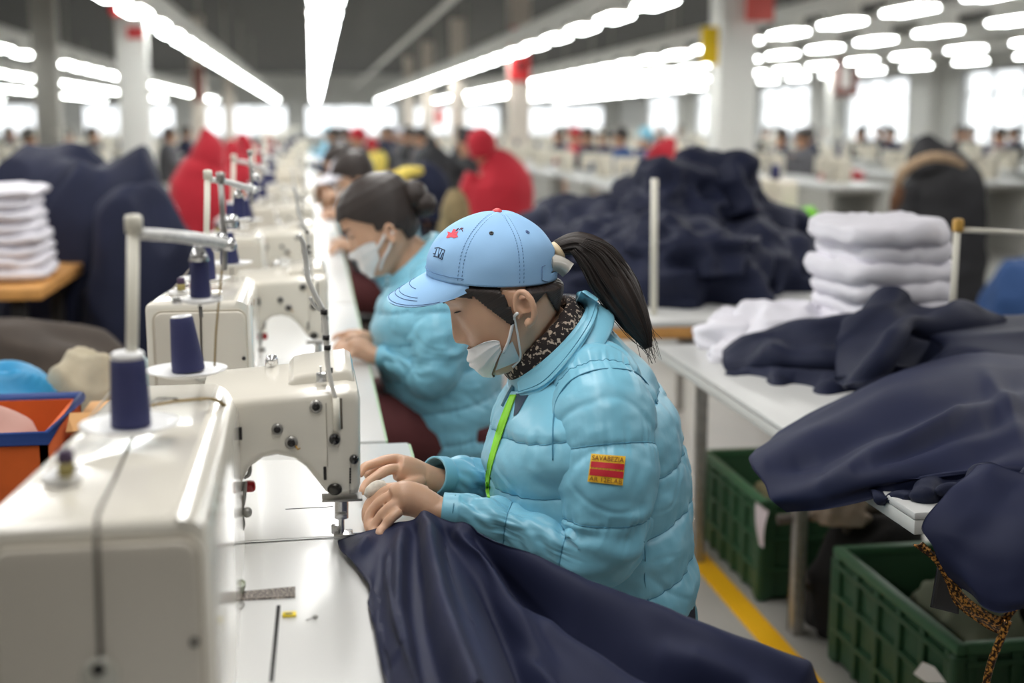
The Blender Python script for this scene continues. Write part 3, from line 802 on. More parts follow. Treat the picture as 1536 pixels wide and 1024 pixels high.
def make_body():
    b = MB()
    head_mesh(b)
    for s in (1, -1): ear_mesh(b, s)
    # neck
    b.loft(pl([(780, 478, 1.80, 52, .050), (800, 498, 1.80, 56, .053), (822, 520, 1.80, 60, .058), (846, 545, 1.80, 74, .075)]), n=20, m=28)
    # torso inside the jacket
    b.loft(pl([(846, 530, 1.80, 55, .07), (860, 600, 1.80, 100, .14), (880, 700, 1.80, 115, .145), (900, 820, 1.80, 110, .14), (915, 930, 1.80, 95, .15), (905, 1000, 1.80, 80, .15)]), n=40, m=32)
    # near arm (her left)
    b.loft(pla([(900, 575, 1.70, 55, .05), (908, 680, 1.645, 46, .042), (920, 780, 1.625, 42, .04), (915, 828, 1.625, 44, .042), (860, 822, 1.635, 38, .036), (780, 796, 1.655, 33, .032), (700, 772, 1.672, 26, .028), (655, 766, 1.680, 21.5, .026), (634, 758, 1.682, 23, .024)]), n=60, m=24)
    # far arm (her right)
    b.loft(pla([(855, 590, 1.93, 48, .05), (850, 680, 1.985, 42, .042), (840, 745, 1.99, 40, .04), (780, 748, 1.95, 34, .034), (700, 735, 1.89, 26, .028), (652, 722, 1.855, 21, .025), (630, 714, 1.845, 22, .022)]), n=60, m=24)
    # near hand: palm and fingers
    b.loft(pla([(662, 767, 1.680, 19, .024), (640, 757, 1.682, 23, .024), (616, 748, 1.682, 26, .020), (600, 747, 1.680, 25, .019), (588, 750, 1.678, 19, .012)]), n=22, m=24)
    b.loft(pla([(640, 742, 1.70, 13, .02), (612, 735, 1.705, 14, .02), (594, 738, 1.70, 11, .014)]), n=14, m=18)
    finger(b, [(606, 731, 1.698), (580, 736, 1.700), (556, 752, 1.698), (549, 772, 1.690), (553, 790, 1.682)], .0086, .0062)
    finger(b, [(602, 740, 1.684), (578, 748, 1.684), (558, 766, 1.680), (552, 783, 1.672), (555, 798, 1.658)], .0088, .0062)
    finger(b, [(598, 753, 1.670), (582, 763, 1.666), (566, 781, 1.662), (560, 795, 1.656), (562, 806, 1.641)], .0083, .0060)
    finger(b, [(600, 766, 1.660), (588, 776, 1.652), (575, 791, 1.646), (569, 799, 1.634), (571, 807, 1.628)], .0076, .0055)
    finger(b, [(632, 738, 1.715), (604, 733, 1.725), (580, 733, 1.722), (558, 736, 1.712)], .0105, .0078)
    # far hand
    b.loft(pla([(655, 723, 1.856, 18, .022), (632, 714, 1.848, 21, .022), (612, 706, 1.842, 22, .020), (596, 701, 1.838, 19, .017)]), n=20, m=24)
    finger(b, [(612, 692, 1.852), (590, 688, 1.850), (562, 695, 1.842), (545, 702, 1.832), (538, 716, 1.822)], .0088, .0064)
    finger(b, [(606, 704, 1.836), (584, 704, 1.828), (562, 716, 1.812), (548, 728, 1.802), (543, 742, 1.792)], .0090, .0064)
    finger(b, [(604, 694, 1.862), (582, 694, 1.868), (560, 704, 1.862), (548, 716, 1.85)], .0092, .0068)
    finger(b, [(608, 700, 1.872), (586, 702, 1.882), (568, 710, 1.88), (558, 722, 1.868)], .0082, .0062)
    finger(b, [(632, 722, 1.828), (612, 727, 1.812), (592, 733, 1.805), (574, 741, 1.80)], .0105, .0078)
    # hips and legs: seated, thighs towards the table
    hipz = .585
    for s in (-1, 1):
        Y = 1.80 + s*.095
        b.tube([(.42, Y, hipz+.01), (.39, Y, hipz-.005), (.22, Y, hipz-.005), (.06, Y, hipz-.015), (.0, Y, hipz-.06), (.00, Y, .36), (.02, Y, .18), (.03, Y, .085)], [.09, .092, .085, .072, .06, .055, .05, .038], m=18, n=36)
        b.tube([(.06, Y, .05), (.03, Y, .052), (-.03, Y, .045), (-.11, Y, .03), (-.14, Y, .028)], [.03, .042, .036, .028, .016], m=14, n=14)
    b.loft([(.43, 1.80, .60, .085, .15), (.43, 1.80, .70, .085, .14), (.42, 1.80, .80, .09, .13)], n=10, m=24, D=(0, 1, 0))
    return b

def person_root(label):
    return thing('person', label, 'person', (.30, 1.80, 0))
M_leo = speckle('leopard_knit', (38, 28, 28), (196, 176, 158), 160, .56, .62, .85)
M_mask = mat('white_mask', (232, 232, 232), .7, bump=.2, bscale=400, bdist=.0004)
M_maskin = mat('pale_blue_mask', (196, 210, 216), .7)
M_lime = mat('lime_lanyard', (140, 226, 20), .55)
M_trouser = mat('navy_trousers', (30, 32, 50), .8, var=.1)

def torso_disp(seams, amp, wr):
    def d(arc, ph, t, p):
        x = arc/seams
        k = 1.0
        o = quilt(x + .05*math.sin(ph*2+1)+.35, amp, ph) * min(1, t*14)*min(1, (1-t)*9)
        o += wr*n3(p[0]*13, p[1]*13, p[2]*26)
        o += wr*.35*n3(p[0]*40+p[2]*30, p[1]*40, p[2]*50)
        c_ = n3(p[0]*9+p[2]*7, p[1]*9, p[2]*11+3.1)
        o -= .0018*math.exp(-(c_/.06)**2)*min(1, max(0, (n3(p[0]*5, p[1]*5, p[2]*5+9)+.25)*3))
        return o
    return d

M_seam = mat('seam_blue', (70, 138, 168), .6)
def seam_lines(mb, per, ph0, parent, warp):
    rr, arc = mb.last; n = len(rr); m = len(rr[0]); k = math.ceil(ph0+.3)
    while True:
        g = MB(); P = []
        for j in range(m+1):
            ph = 2*PI*(m-1-(j % m))/m
            a = (k-ph0-warp(ph))*per
            if a > arc[-1]*.9 or a < arc[-1]*.06: P = None; break
            i = int(np.clip(np.searchsorted(arc, a), 1, n-1)); t = (a-arc[i-1])/(arc[i]-arc[i-1]+1e-9)
            p = np.array(rr[i-1][j % m])*(1-t)+np.array(rr[i][j % m])*t
            P.append(p)
        if P is None:
            if k*per > arc[-1]+.2: break
            k += 1; continue
        g.tube(P, .0008, m=5, cap=False); g.build('quilting_seam', M_seam, parent); k += 1
def build_jacket(root, mt, patch=True, lanyard=True):
    b = MB()
    tor = pl([(926, 962, 1.80, 108, .175), (924, 938, 1.80, 117, .19), (914, 880, 1.80, 128, .195), (900, 810, 1.80, 138, .20), (885, 740, 1.80, 149, .205), (876, 680, 1.80, 150, .21), (868, 630, 1.80, 140, .215),
              (858, 588, 1.80, 120, .200), (848, 558, 1.80, 101, .150), (838, 536, 1.80, 88, .105), (828, 522, 1.80, 80, .082)])
    b.loft(tor, n=300, m=230, disp=torso_disp(.083, .0075, .005), cap=True)
    jk = b.build('jacket', mt, root)
    seam_lines(b, .083, .35, jk, lambda ph: .05*math.sin(ph*2+1))
    # collar: folded band around the neck
    def ringp(u, v, hw, rd, rot=0):
        c = W(u, v, 1.80); s = mpp(c)
        n_ = nrm(W(u-70, v-72, 1.80)-c)
        view = nrm(c-CAM); Dp = nrm(view-np.dot(view, n_)*n_); S = np.cross(n_, Dp)
        return [c+S*hw*s*math.cos(2*PI*j/64)+Dp*rd*math.sin(2*PI*j/64) for j in range(64)]
    cb = MB()
    cb.rings([ringp(838, 536, 86, .103), ringp(847, 543, 102, .118), ringp(841, 534, 104, .116), ringp(830, 518, 93, .096), ringp(822, 509, 84, .082), ringp(819, 507, 79, .076), ringp(822, 514, 75, .072), ringp(832, 526, 74, .07)], cap=False)
    # push the front (chest) part of the lower rim down to a point
    co_ = cb.build('collar', mt, jk, mods=[('SUBSURF', dict(levels=2, render_levels=2))])
    # zip placket down the front
    pb = MB(); fr = []
    for (u, v) in ((772, 580), (764, 594), (756, 610)):
        fr.append(W(u, v, 1.775))
    pb.tube(fr, .0055, m=10, n=40); pb.build('zip_placket', mat('dark_teal_zip', (52, 108, 130), .4), jk)
    # sleeves
    def sdisp(arc, ph, t, p):
        x = arc/.088
        o = quilt(x+.06*math.sin(ph+.6)+.15, .0062, ph, 5.0)*min(1, (1-t)*7)*min(1, t*8)
        e = math.exp(-((t-.54)/.10)**2)
        o += .0035*n3(p[0]*16, p[1]*16, p[2]*22) + .0015*n3(p[0]*45, p[1]*45+p[2]*30, p[2]*45)
        o += .0090*e*n3(ph*2.2, arc*44, 1.7)
        c_ = n3(p[0]*9+p[2]*6, p[1]*9, p[2]*12+1.3)
        o -= .0020*math.exp(-(c_/.06)**2)*min(1, max(0, (n3(p[0]*5, p[1]*5, p[2]*5+2)+.3)*3))
        fz = max(0, min(1, (t-.60)/.1))*min(1, (1-t)*14)
        o += .0070*fz*n3(arc*44+ph*1.5, ph*1.6, 7.7)
        if t > .955: o = .0012
        return o
    s1 = MB(); s1.loft(pla([(890, 545, 1.765, 50, .040), (894, 575, 1.72, 66, .066), (903, 625, 1.665, 76, .076), (908, 690, 1.635, 77, .077), (909, 745, 1.622, 73, .074), (905, 795, 1.617, 66, .070), (885, 825, 1.62, 58, .066), (850, 822, 1.63, 47, .058),
                           (805, 800, 1.645, 37, .046), (750, 781, 1.658, 31, .038), (700, 769, 1.668, 27, .033), (664, 765, 1.674, 25.5, .030)]), n=260, m=130, disp=sdisp, cap=False)
    so = s1.build('sleeve', mt, jk, mods=[('SOLIDIFY', dict(thickness=.003, offset=-1))])
    seam_lines(s1, .088, .15, so, lambda ph: .06*math.sin(ph+.6))
    s2 = MB(); s2.loft(pla([(858, 575, 1.88, 62, .055), (852, 640, 1.95, 66, .07), (848, 700, 1.975, 64, .07), (828, 738, 1.98, 54, .062), (775, 738, 1.94, 42, .050), (720, 722, 1.895, 34, .040), (680, 716, 1.870, 30, .035), (650, 713, 1.852, 28, .032)]), n=200, m=80, disp=sdisp, cap=False)
    s2.build('sleeve', mt, jk, mods=[('SOLIDIFY', dict(thickness=.003, offset=-1))])
    if patch:
        bv = bvh_of(so)
        def quad(s, t):
            a = np.array([887, 680])*(1-s)+np.array([938.5, 684])*s; c = np.array([881, 722])*(1-s)+np.array([934, 728])*s
            return a*(1-t)+c*t
        def on(s, t, off):
            u, v = quad(s, t); p, n_ = hit(bv, u, v)
            return p - nrm(ray(u, v))*off
        def dq(s0, t0, s1, t1, off, n=10, nv=None):
            g = MB(); g.grid(lambda s, t: on(s0+(s1-s0)*s, t0+(t1-t0)*t, off), n, nv or n); return g
        po = dq(0, 0, 1, 1, .0024, 16).build('sleeve_patch', mat('patch_gold', (240, 190, 40), .6), jk)
        for (t0, t1) in ((.27, .47), (.53, .76)):
            dq(.03, t0, .99, t1, .0030, 14, 6).build('red_band', mat('patch_red', (196, 24, 44), .6), po)
        def text(word, s0, t0, s1, t1, m_, nm):
            cu = bpy.data.curves.new('txt', 'FONT'); cu.body = word; ob = bpy.data.objects.new('txt', cu); COL.objects.link(ob)
            dg = bpy.context.evaluated_depsgraph_get(); me = bpy.data.meshes.new_from_object(ob.evaluated_get(dg))
            vs = np.array([v.co[:2] for v in me.vertices]); fs = [tuple(p.vertices) for p in me.polygons]
            bpy.data.objects.remove(ob); bpy.data.curves.remove(cu)
            mn, mx = vs.min(0), vs.max(0); q = (vs-mn)/(mx-mn)
            g = MB(); g.add([on(s0+(s1-s0)*a, t1+(t0-t1)*b_, .0038) for a, b_ in q], fs); bpy.data.meshes.remove(me)
            return g.build(nm, m_, po, smooth=False)
        text('SAVABEZIA', .04, .05, .96, .22, mat('patch_brown', (120, 52, 24), .7), 'lettering')
        text('HHHHHHHHH', .06, .475, .96, .525, MATS['patch_brown'], 'lettering')
        text('AR 12ELAB', .04, .80, .97, .955, MATS['patch_brown'], 'lettering')
    if False:
        lb = MB()
        pth = [(766, 592), (758, 612), (748, 640), (738, 672), (730, 700), (729, 728), (732, 744)]
        P = spline(np.array([W(u, v, 1.758) for u, v in pth]), 30)
        hw = np.interp(np.linspace(0, 1, 30), [0, .3, .6, 1], [.004, .0052, .004, .0022])
        rr = [[P[i]+np.array([-hw[i], 0, 0])+np.array([0, -.001, 0]), P[i]+np.array([hw[i], 0, 0])+np.array([0, -.001, 0]), P[i]+np.array([hw[i], .001, 0]), P[i]+np.array([-hw[i], .001, 0])] for i in range(30)]
        lb.rings(rr); lb.build('lanyard', M_lime, root, smooth=False)
    return jk, so

def build_scarf(root):
    def ringp(u, v, hw, rd):
        c = W(u, v, 1.80); s = mpp(c); n_ = nrm(W(u-70, v-72, 1.80)-c)
        view = nrm(c-CAM); Dp = nrm(view-np.dot(view, n_)*n_); S = np.cross(n_, Dp)
        return [c+S*hw*s*math.cos(2*PI*j/64)+Dp*(rd*math.sin(2*PI*j/64))+n_*.003*n3(j*.5, u*.1, 2) for j in range(64)]
    b = MB(); b.rings([ringp(826, 522, 76, .074), ringp(817, 512, 79, .076), ringp(808, 502, 78, .074), ringp(801, 493, 73, .069), ringp(800, 492, 67, .063), ringp(806, 500, 62, .060)], cap=False)
    b.build('neck_warmer', M_leo, root, mods=[('SUBSURF', dict(levels=2, render_levels=2))])

def build_trousers(root, m_):
    b = MB(); hipz = .585
    for s in (-1, 1):
        Y = 1.80+s*.095
        b.tube([(.45, Y, hipz+.03), (.42, Y, hipz-.005), (.22, Y, hipz-.005), (.06, Y, hipz-.015), (.0, Y, hipz-.07), (.002, Y, .36), (.018, Y, .18), (.028, Y, .10)], [.085, .098, .092, .082, .074, .066, .064, .062], m=22, n=44)
    b.loft([(.438, 1.80, .495, .07, .165), (.446, 1.80, .56, .107, .175), (.446, 1.80, .63, .096, .165), (.436, 1.80, .70, .08, .14)], n=16, m=28, D=(0, 1, 0))
    o = b.build('trousers', m_, root, mods=[('REMESH', dict(mode='VOXEL', voxel_size=.008)), ('SMOOTH', dict(iterations=6, factor=.5))])
    return apply_mods(o)
def build_shoes(root):
    for s in (-1, 1):
        Y = 1.80+s*.095
        b = MB(); b.loft([(.075, Y, .055, .03, .035), (.04, Y, .05, .045, .04), (-.04, Y, .042, .038, .044), (-.11, Y, .032, .03, .045), (-.15, Y, .026, .018, .03)], n=18, m=20, D=(0, 1, 0))
        b.box((-.035, Y, .007), (.21, .078, .014), bev=.006); b.build('shoe', M_black_coat, root)

def build_hair_shell(root, cond, off=.0035, thick=True, name='hair'):
    m = 220; zs = np.linspace(-.112, .1238, 190)
    P = [[hpt(z, (2*PI*j/m if 2*PI*j/m <= PI else 2*PI*j/m-2*PI), off) for j in range(m)] for z in zs]
    b = MB(); vs = []; idx = {}; fs = []; uu = []
    def vid(i, j):
        j %= m
        if (i, j) not in idx:
            q = hloc(P[i][j]); rg = .0012*n3(q[0]*20, q[2]*8+q[1]*90, 0)
            idx[(i, j)] = len(vs); vs.append(P[i][j]+nrm(P[i][j]-HO)*rg)
        return idx[(i, j)]
    for i in range(len(zs)-1):
        for j in range(m):
            q = hloc((P[i][j]+P[i+1][(j+1) % m])/2)
            if cond(q):
                fs.append((vid(i, j), vid(i, j+1), vid(i+1, j+1), vid(i+1, j)))
                uu.append(tuple((i2/130, j2/m) for i2, j2 in ((i, j), (i, j+1), (i+1, j+1), (i+1, j))))
    b.add(vs, fs, uu)
    return b.build(name, M_hair, root, mods=[('SOLIDIFY', dict(thickness=.004, offset=-.5)), ('SMOOTH', dict(iterations=8, factor=.5))])

def build_ponytail(parent):
    b = MB()
    def d(arc, ph, t, p):
        return .0045*n3(math.cos(ph)*5, math.sin(ph)*5, t*2.2)*min(1, t*8) + .0022*n3(math.cos(ph)*16, math.sin(ph)*16, t*1.5)
    b.loft(pl([(826, 378, 1.80, 10, .012), (842, 370, 1.80, 12, .013), (868, 367, 1.80, 17, .020), (893, 385, 1.795, 27, .028), (912, 412, 1.79, 32, .032), (930, 440, 1.785, 31, .031), (948, 472, 1.78, 25, .026), (962, 498, 1.775, 16, .017), (972, 522, 1.77, 4, .004)]), n=120, m=90, disp=d)
    RR = random.Random(4)
    o = b.build('ponytail', M_hair, parent)
    s = MB()
    for k in range(26):
        t0 = RR.uniform(.25, .6); a = RR.uniform(-1, 1); e = RR.uniform(-1, 1)
        base = [(868, 367), (893, 385), (912, 412), (930, 440), (948, 472), (962, 498), (974+RR.uniform(-8, 12), 526+RR.uniform(-12, 22))]
        wd_ = [17, 29, 34, 33, 27, 19, 10]
        P = [W(u+w*a*.75+RR.uniform(-1, 1), v-w*a*.65+RR.uniform(-1, 1), 1.785-.028*math.sqrt(max(0, 1-a*a))*(w/34)) for (u, v), w in zip(base, wd_)]
        s.tube(P, [.0009, .0008, .0003], m=5, n=24)
    s.build('loose_strand', M_hair, o)
    return o

def build_mask(root, top_front=-.058, name='face_mask', near=1.28):
    """pleated mask on the lower face: th across, rows down"""
    def f(s, t):
        th = (s*2-1)*near
        zt_ = top_front + .012*abs(s*2-1)**2 - .016*abs(s*2-1)**6
        zb = -.117 + .040*abs(s*2-1)**2.2
        z = zt_*(1-t)+zb*t
        off = .0045 + .007*math.sin(PI*min(1, t*1.02))*(1-abs(s*2-1)**2) + .0012*bumps(t*3.2, 1.0, .6)*(-1)
        return hpt(max(z, -.119), th, off)
    b = MB(); b.grid(f, 60, 40, thick=.0012)
    return b.build(name, M_mask, root)
C0 = W(738, 411, 1.80); capS = mpp(C0)
e1 = nrm(np.array([-math.cos(math.radians(8)), math.sin(math.radians(8)), .035])); e3 = nrm(np.array([0.02, -.10, 1.0])); e3 = nrm(e3-np.dot(e3, e1)*e1); e2 = np.cross(e3, e1)  # e2: towards camera side
if e2[1] > 0: e2 = -e2
A_, B_ = 96*capS, .083
APX = W(748, 317, 1.80)-C0
ah = np.dot(APX, e3); af = np.dot(APX, e1)
prof = [(0, 1.0, 0), (.12, .995, .02), (.28, .975, .06), (.45, .92, .14), (.60, .83, .28), (.74, .69, .46), (.85, .52, .64), (.93, .35, .80), (.98, .19, .92), (1.0, .03, 1.0)]
prof = spline(np.array(prof), 60)
woman = person_root('seamstress in pale blue cap and sky blue padded jacket sewing navy cloth')
woman['category'] = 'person'
# keep the skull inside the cap
_h0 = hpt
def hpt(z, th, off=0.0):
    p = _h0(z, th, off); d = p-C0; h = np.dot(d, e3)
    if h > -.004:
        k = min(59, max(0, int(np.searchsorted(prof[:, 0], max(0, h)/ah))))
        if h >= ah*.985: p = p - e3*(h-ah*.985); d = p-C0
        r = prof[k][1]*.94; sh = prof[k][2]
        q = d - e1*af*sh; x = np.dot(q, e1)/(A_*r+1e-6); y = np.dot(q, e2)/(B_*r+1e-6); rad = math.hypot(x, y)
        if rad > 1: p = p - (e1*np.dot(q, e1)+e2*np.dot(q, e2))*(1-1/rad)
    return p
body = make_body().build('body', M_skin, woman, mods=[('REMESH', dict(mode='VOXEL', voxel_size=.0021)), ('SMOOTH', dict(iterations=4, factor=.5))])
apply_mods(body)
bvB = bvh_of(body)
jacket, sleeveN = build_jacket(woman, M_puff)
build_scarf(woman)
trousers = build_trousers(woman, M_trouser); build_shoes(woman)
# open collar flap, armhole and side seams on the near side
_vs = []; _fs = []
for o_ in [jacket, sleeveN] + [c for c in jacket.children if c.name.startswith('collar')]:
    off_ = np.array(woman.location); dg_ = bpy.context.evaluated_depsgraph_get(); me_ = o_.evaluated_get(dg_).to_mesh(); k_ = len(_vs)
    _vs += [tuple(np.array(v.co)+off_) for v in me_.vertices]; _fs += [tuple(k_+i for i in p.vertices) for p in me_.polygons]; o_.evaluated_get(dg_).to_mesh_clear()
bvJ = BVHTree.FromPolygons(_vs, _fs)
def onj(u, v, off):
    p, n_ = hit(bvJ, u, v); return (p if p is not None else W(u, v, 1.76)) - nrm(ray(u, v))*off
inn = spline(np.array([(872, 437, 0), (862, 458, 0), (846, 487, 0), (822, 518, 0), (797, 547, 0), (776, 573, 0)], float), 40)
out_ = spline(np.array([(899, 455, 0), (892, 480, 0), (873, 512, 0), (845, 549, 0), (812, 580, 0), (778, 590, 0)], float), 40)
def flapj(s, t):
    a = inn[int(round(s*39))]; c = out_[int(round(s*39))]; q = a*(1-t)+c*t
    return onj(q[0], q[1], .004+.008*t)
G = np.array([[flapj(i/39, j/13) for i in range(40)] for j in range(14)])
for _ in range(4):
    G[1:-1, 1:-1] = (G[:-2, 1:-1]+G[2:, 1:-1]+G[1:-1, :-2]+G[1:-1, 2:])/4
    G[0, 1:-1] = (G[0, :-2]+G[0, 2:]+2*G[0, 1:-1])/4; G[-1, 1:-1] = (G[-1, :-2]+G[-1, 2:]+2*G[-1, 1:-1])/4
b = MB(); b.gridp(G[:, ::-1], -.006)
fl = b.build('collar_flap', M_puff, jacket)
b = MB(); b.tube([G[11, i] - nrm(G[11, i]-CAM)*.0008 for i in range(0, 40)], .0006, m=5); b.build('flap_stitching', M_seam, fl)
b = MB(); b.tube([onj(u, v, .0006) for u, v in ((829, 690), (829, 650), (831, 620), (836, 597), (858, 569), (897, 554), (943, 555), (970, 574), (986, 606))], .0011, m=6, n=70); b.build('armhole_seam', M_seam, jacket)
b = MB(); b.tube([onj(u, v, .0004) for u, v in ((966, 812), (968, 840), (967, 870), (972, 900), (974, 935))], .0009, m=6, n=40); b.build('side_seam', M_seam, jacket)
b = MB(); b.tube([onj(u, v, .0006) for u, v in ((683, 742), (680, 762), (677, 786))], .0008, m=6, n=16); b.build('cuff_seam', M_seam, sleeveN)
pth = spline(np.array([(770, 592, 0), (762, 612, 0), (752, 640, 0), (742, 672, 0), (734, 702, 0), (731, 728, 0), (733, 746, 0)], float), 40)
hwl = np.interp(np.linspace(0, 1, 40), [0, .3, .6, 1], [4.5, 5.5, 4.0, 2.0])
b = MB(); b.grid(lambda s, t: onj(pth[int(round(t*39))][0]+(s-.5)*2*hwl[int(round(t*39))], pth[int(round(t*39))][1], .004), 4, 40, thick=.001); b.build('lanyard', M_lime, woman)
b = MB(); b.grid(lambda s, t: onj(774+18*s-4*t-12*s*t, 590+2*s+34*t-6*s*t, .0025), 8, 10); b.build('dark_facing', mat('navy_facing', (40, 62, 84), .6), jacket)
# face details
def face_tube(mb, pts, r, off=.0006, n=24):
    P = []
    for u, v in pts:
        p, n_ = hit(bvB, u, v)
        if p is not None: P.append(p+n_*off)
    if len(P) > 1: mb.tube(P, r, m=6, n=n)
b = MB(); b.tube([hpt(.002, th, .0012) for th in np.linspace(.22, .62, 12)], [.0005, .0012, .0010, .0004], m=6); b.tube([hpt(.002, th, .0012) for th in np.linspace(-.22, -.62, 12)], [.0005, .0012, .0010, .0004], m=6)
b.build('eyelash', mat('lash_black', (24, 18, 18), .6), woman)
b = MB()
for s in (1, -1): b.tube([hpt(.023+.004*math.sin(PI*k), s*th, .0008) for k, th in zip(np.linspace(0, 1, 12), np.linspace(.2, .75, 12))], [.0012, .0022, .002, .0006], m=6)
b.build('eyebrow', mat('brow_brown', (72, 52, 44), .8), woman)
# hair under the cap: temple, sideburn and nape
def hc(q):
    x, y, z = q
    pu, pv = proj(hl(x, y, z))
    wp = hl(x, y, z)
    if np.dot(wp-C0, e3) > .012: return False
    if z > .045: return True
    # sideburn wedge in front of the ear, and the back of the head
    if abs(y) > .03 and .0 < x < .045 and z > -.055+ (x-.012)*2.2 + (0 if x > .012 else (.012-x)*3.5): return True
    if x < -.030 and z > -.040 - (x+.03)*.35: return True
    if x < -.055 and z > -.075: return True
    if .045 <= x < .085 and abs(y) > .02 and z > .012+(x-.045)*.6: return True
    return False
hair = build_hair_shell(woman, hc, .004)
pt = build_ponytail(woman)
b = MB()
b.lathe([(.010, -.006), (.0145, -.004), (.0155, 0), (.0145, .004), (.010, .006)], W(836, 377, 1.795), axis=W(846, 370, 1.795)-W(836, 377, 1.795), m=24); b.build('hair_tie', mat('cream_band', (226, 206, 172), .6), woman)
b = MB()
def clipf(s, t):
    a = (1-s)*np.array([826, 384])+s*np.array([858, 398]); c = (1-s)*np.array([827, 404])+s*np.array([846, 412])
    q = a*(1-t)+c*t; return W(q[0], q[1]-3*math.sin(PI*s), 1.765-.012*math.sin(PI*t)+.012*s)
b.grid(clipf, 14, 10, thick=.004); b.build('hair_clip', mat('grey_pearl_clip', (206, 202, 194), .3, coat=.4), woman)
mask = build_mask(woman)
# ear loops
b = MB()
ptsl = [(755, 527), (762, 512), (767, 492), (771, 474), (775, 468)]
P = []
for u, v in ptsl:
    p, n_ = hit(bvB, u, v); P.append(p+n_*.0028 if p is not None else W(u, v, 1.74))
b.tube(P, .0022, m=8, n=24)
P = []
for u, v in ((771, 474), (774, 490), (778, 515), (779, 536), (768, 548)):
    p, n_ = hit(bvB, u, v); P.append(p+n_*.0028 if p is not None else W(u, v, 1.75))
b.tube(P, .0016, m=8, n=24)
b.build('ear_loop', M_mask, mask)
# the side flap of the mask seen as a second grey-blue panel
def flap(s, t):
    a = np.array([752, 528])*(1-s)+np.array([768, 510])*s; c = np.array([744, 553])*(1-s)+np.array([779, 538])*s
    q = a*(1-t)+c*t; p, n_ = hit(bvB, q[0], q[1])
    if p is None: p, n_ = W(q[0], q[1], 1.755), np.array([0, 0, 0])
    return p+n_*.0035
b = MB(); b.grid(flap, 14, 14); b.build('mask_flap', M_maskin, mask)
# finger cot on her left thumb
b = MB(); b.tube([W(576, 729, 1.712), W(566, 731, 1.708), W(556, 737, 1.702), W(549, 744, 1.698)], [.0088, .0100, .0098, .0085, .004], m=16, n=16); b.build('finger_cot', mat('grey_gauze', (206, 198, 186), .8, var=.2, vscale=120), woman)

# ------------------------------------------------------------------ the cap
def cap_pt(k, ph, off=0.0):
    h, r, sh = prof[k]
    seam = 0.0
    for a in (0, 62, 116, 180, -62, -116):
        dd = abs((ph-math.radians(a)+PI) % (2*PI)-PI)*max(.15, r)
        seam -= .0014*math.exp(-(dd/.018)**2)
    seam += .0022*n3(math.cos(ph)*2.4, math.sin(ph)*2.4, h*2.5)
    c, s = math.cos(ph), math.sin(ph)
    fr = 1.0
    if c > 0: fr = 1+.02*math.sin(PI*min(1, h))          # fuller front panel
    return C0 + e1*(A_*r*c*fr*1.0 + af*sh) + e2*(B_*r*s) + e3*(ah*h) + nrm(e1*c/A_+e2*s/B_+e3*h*8)*(seam+off)
m = 144
b = MB(); rr = [[cap_pt(k, 2*PI*j/m) for j in range(m)] for k in range(60)]
# open arch at the back for the ponytail
vs = []; fs = []; idx = {}
def vid(k, j):
    j %= m
    if (k, j) not in idx: idx[(k, j)] = len(vs); vs.append(rr[k][j])
    return idx[(k, j)]
for k in range(59):
    for j in range(m):
        ph = (2*PI*(j+.5)/m+PI) % (2*PI)-PI
        back = abs(abs(ph)-PI)
        h = prof[k][0]
        if back < .42 and .10 < h < .10+.34*math.sqrt(max(0, 1-(back/.42)**2)): continue
        fs.append((vid(k, j), vid(k, j+1), vid(k+1, j+1), vid(k+1, j)))
b.add(vs, fs)
cap = b.build('cap', M_capc, woman, mods=[('SOLIDIFY', dict(thickness=.0022, offset=1))])
apply_mods(cap); bvC = bvh_of(cap)
b = MB(); b.ell(cap_pt(59, 0)+e3*.001, (.0075, .0075, .0058)); b.build('top_button', mat('coral_button', (226, 88, 92), .6), cap)
def brim(s, t):
    ph = math.radians(-70+140*s); w = (s*2-1)
    root_ = C0 + e1*A_*math.cos(ph)*1.0 + e2*B_*math.sin(ph)
    Lb = .068*max(0.0, 1-abs(w)**3.4)**.55
    dirn = nrm(e1*1.0 + e2*.12*w)
    droop = math.radians(31)
    q = root_ + dirn*Lb*t*math.cos(droop) - e3*(Lb*t*math.sin(droop)) + e3*(-.004*t*t)
    return q + e3*(.0 - .006*abs(w)**2*t)
b = MB(); b.grid(brim, 60, 22, thick=-.003); br = b.build('brim', M_capc, cap)
M_stitch = mat('blue_stitch', (104, 142, 186), .8); M_stitchd = mat('dark_stitch', (92, 118, 164), .8)
b = MB()
for a in (62, 116):
    for dph in (-.045, .045):
        for k in range(2, 56, 2):
            r_ = max(.15, prof[k][1]); ph = math.radians(a)+dph/r_*.75
            b.tube([cap_pt(k, ph, .0026), cap_pt(k+1, ph+.004, .0026)], .0005, m=5)
b.build('seam_stitching', M_stitch, cap)
b = MB()
for (t, lim) in ((.70, .62), (.80, .66), (.96, .9)):
    P = [brim(.5+lim*.5*w, t)+e3*.0006 for w in np.linspace(-1, 1, 40)]; b.tube(P, .00045, m=5)
b.tube([brim(.5+.5*.4*w, .45)+e3*.0006 for w in np.linspace(-1, 1, 24)], .00045, m=5)
b.build('brim_stitching', M_stitchd, br)
b = MB(); b.tube([cap_pt(3, math.radians(a), .003) for a in range(-66, 67, 4)], .0005, m=5); b.build('band_stitching', M_stitch, cap)
def on_cap(u, v, off=.0012):
    p, n_ = hit(bvC, u, v)
    return None if p is None else p-nrm(ray(u, v))*off
for (u, v) in ((737, 350), (791, 348)):
    b = MB(); p, n_ = hit(bvC, u, v); b.lathe([(.0014, 0), (.003, .0002), (.0032, .001), (.0016, .0012), (.0013, .0)], p, axis=n_, m=14); b.build('eyelet', M_stitchd if u > 760 else M_dark, cap)
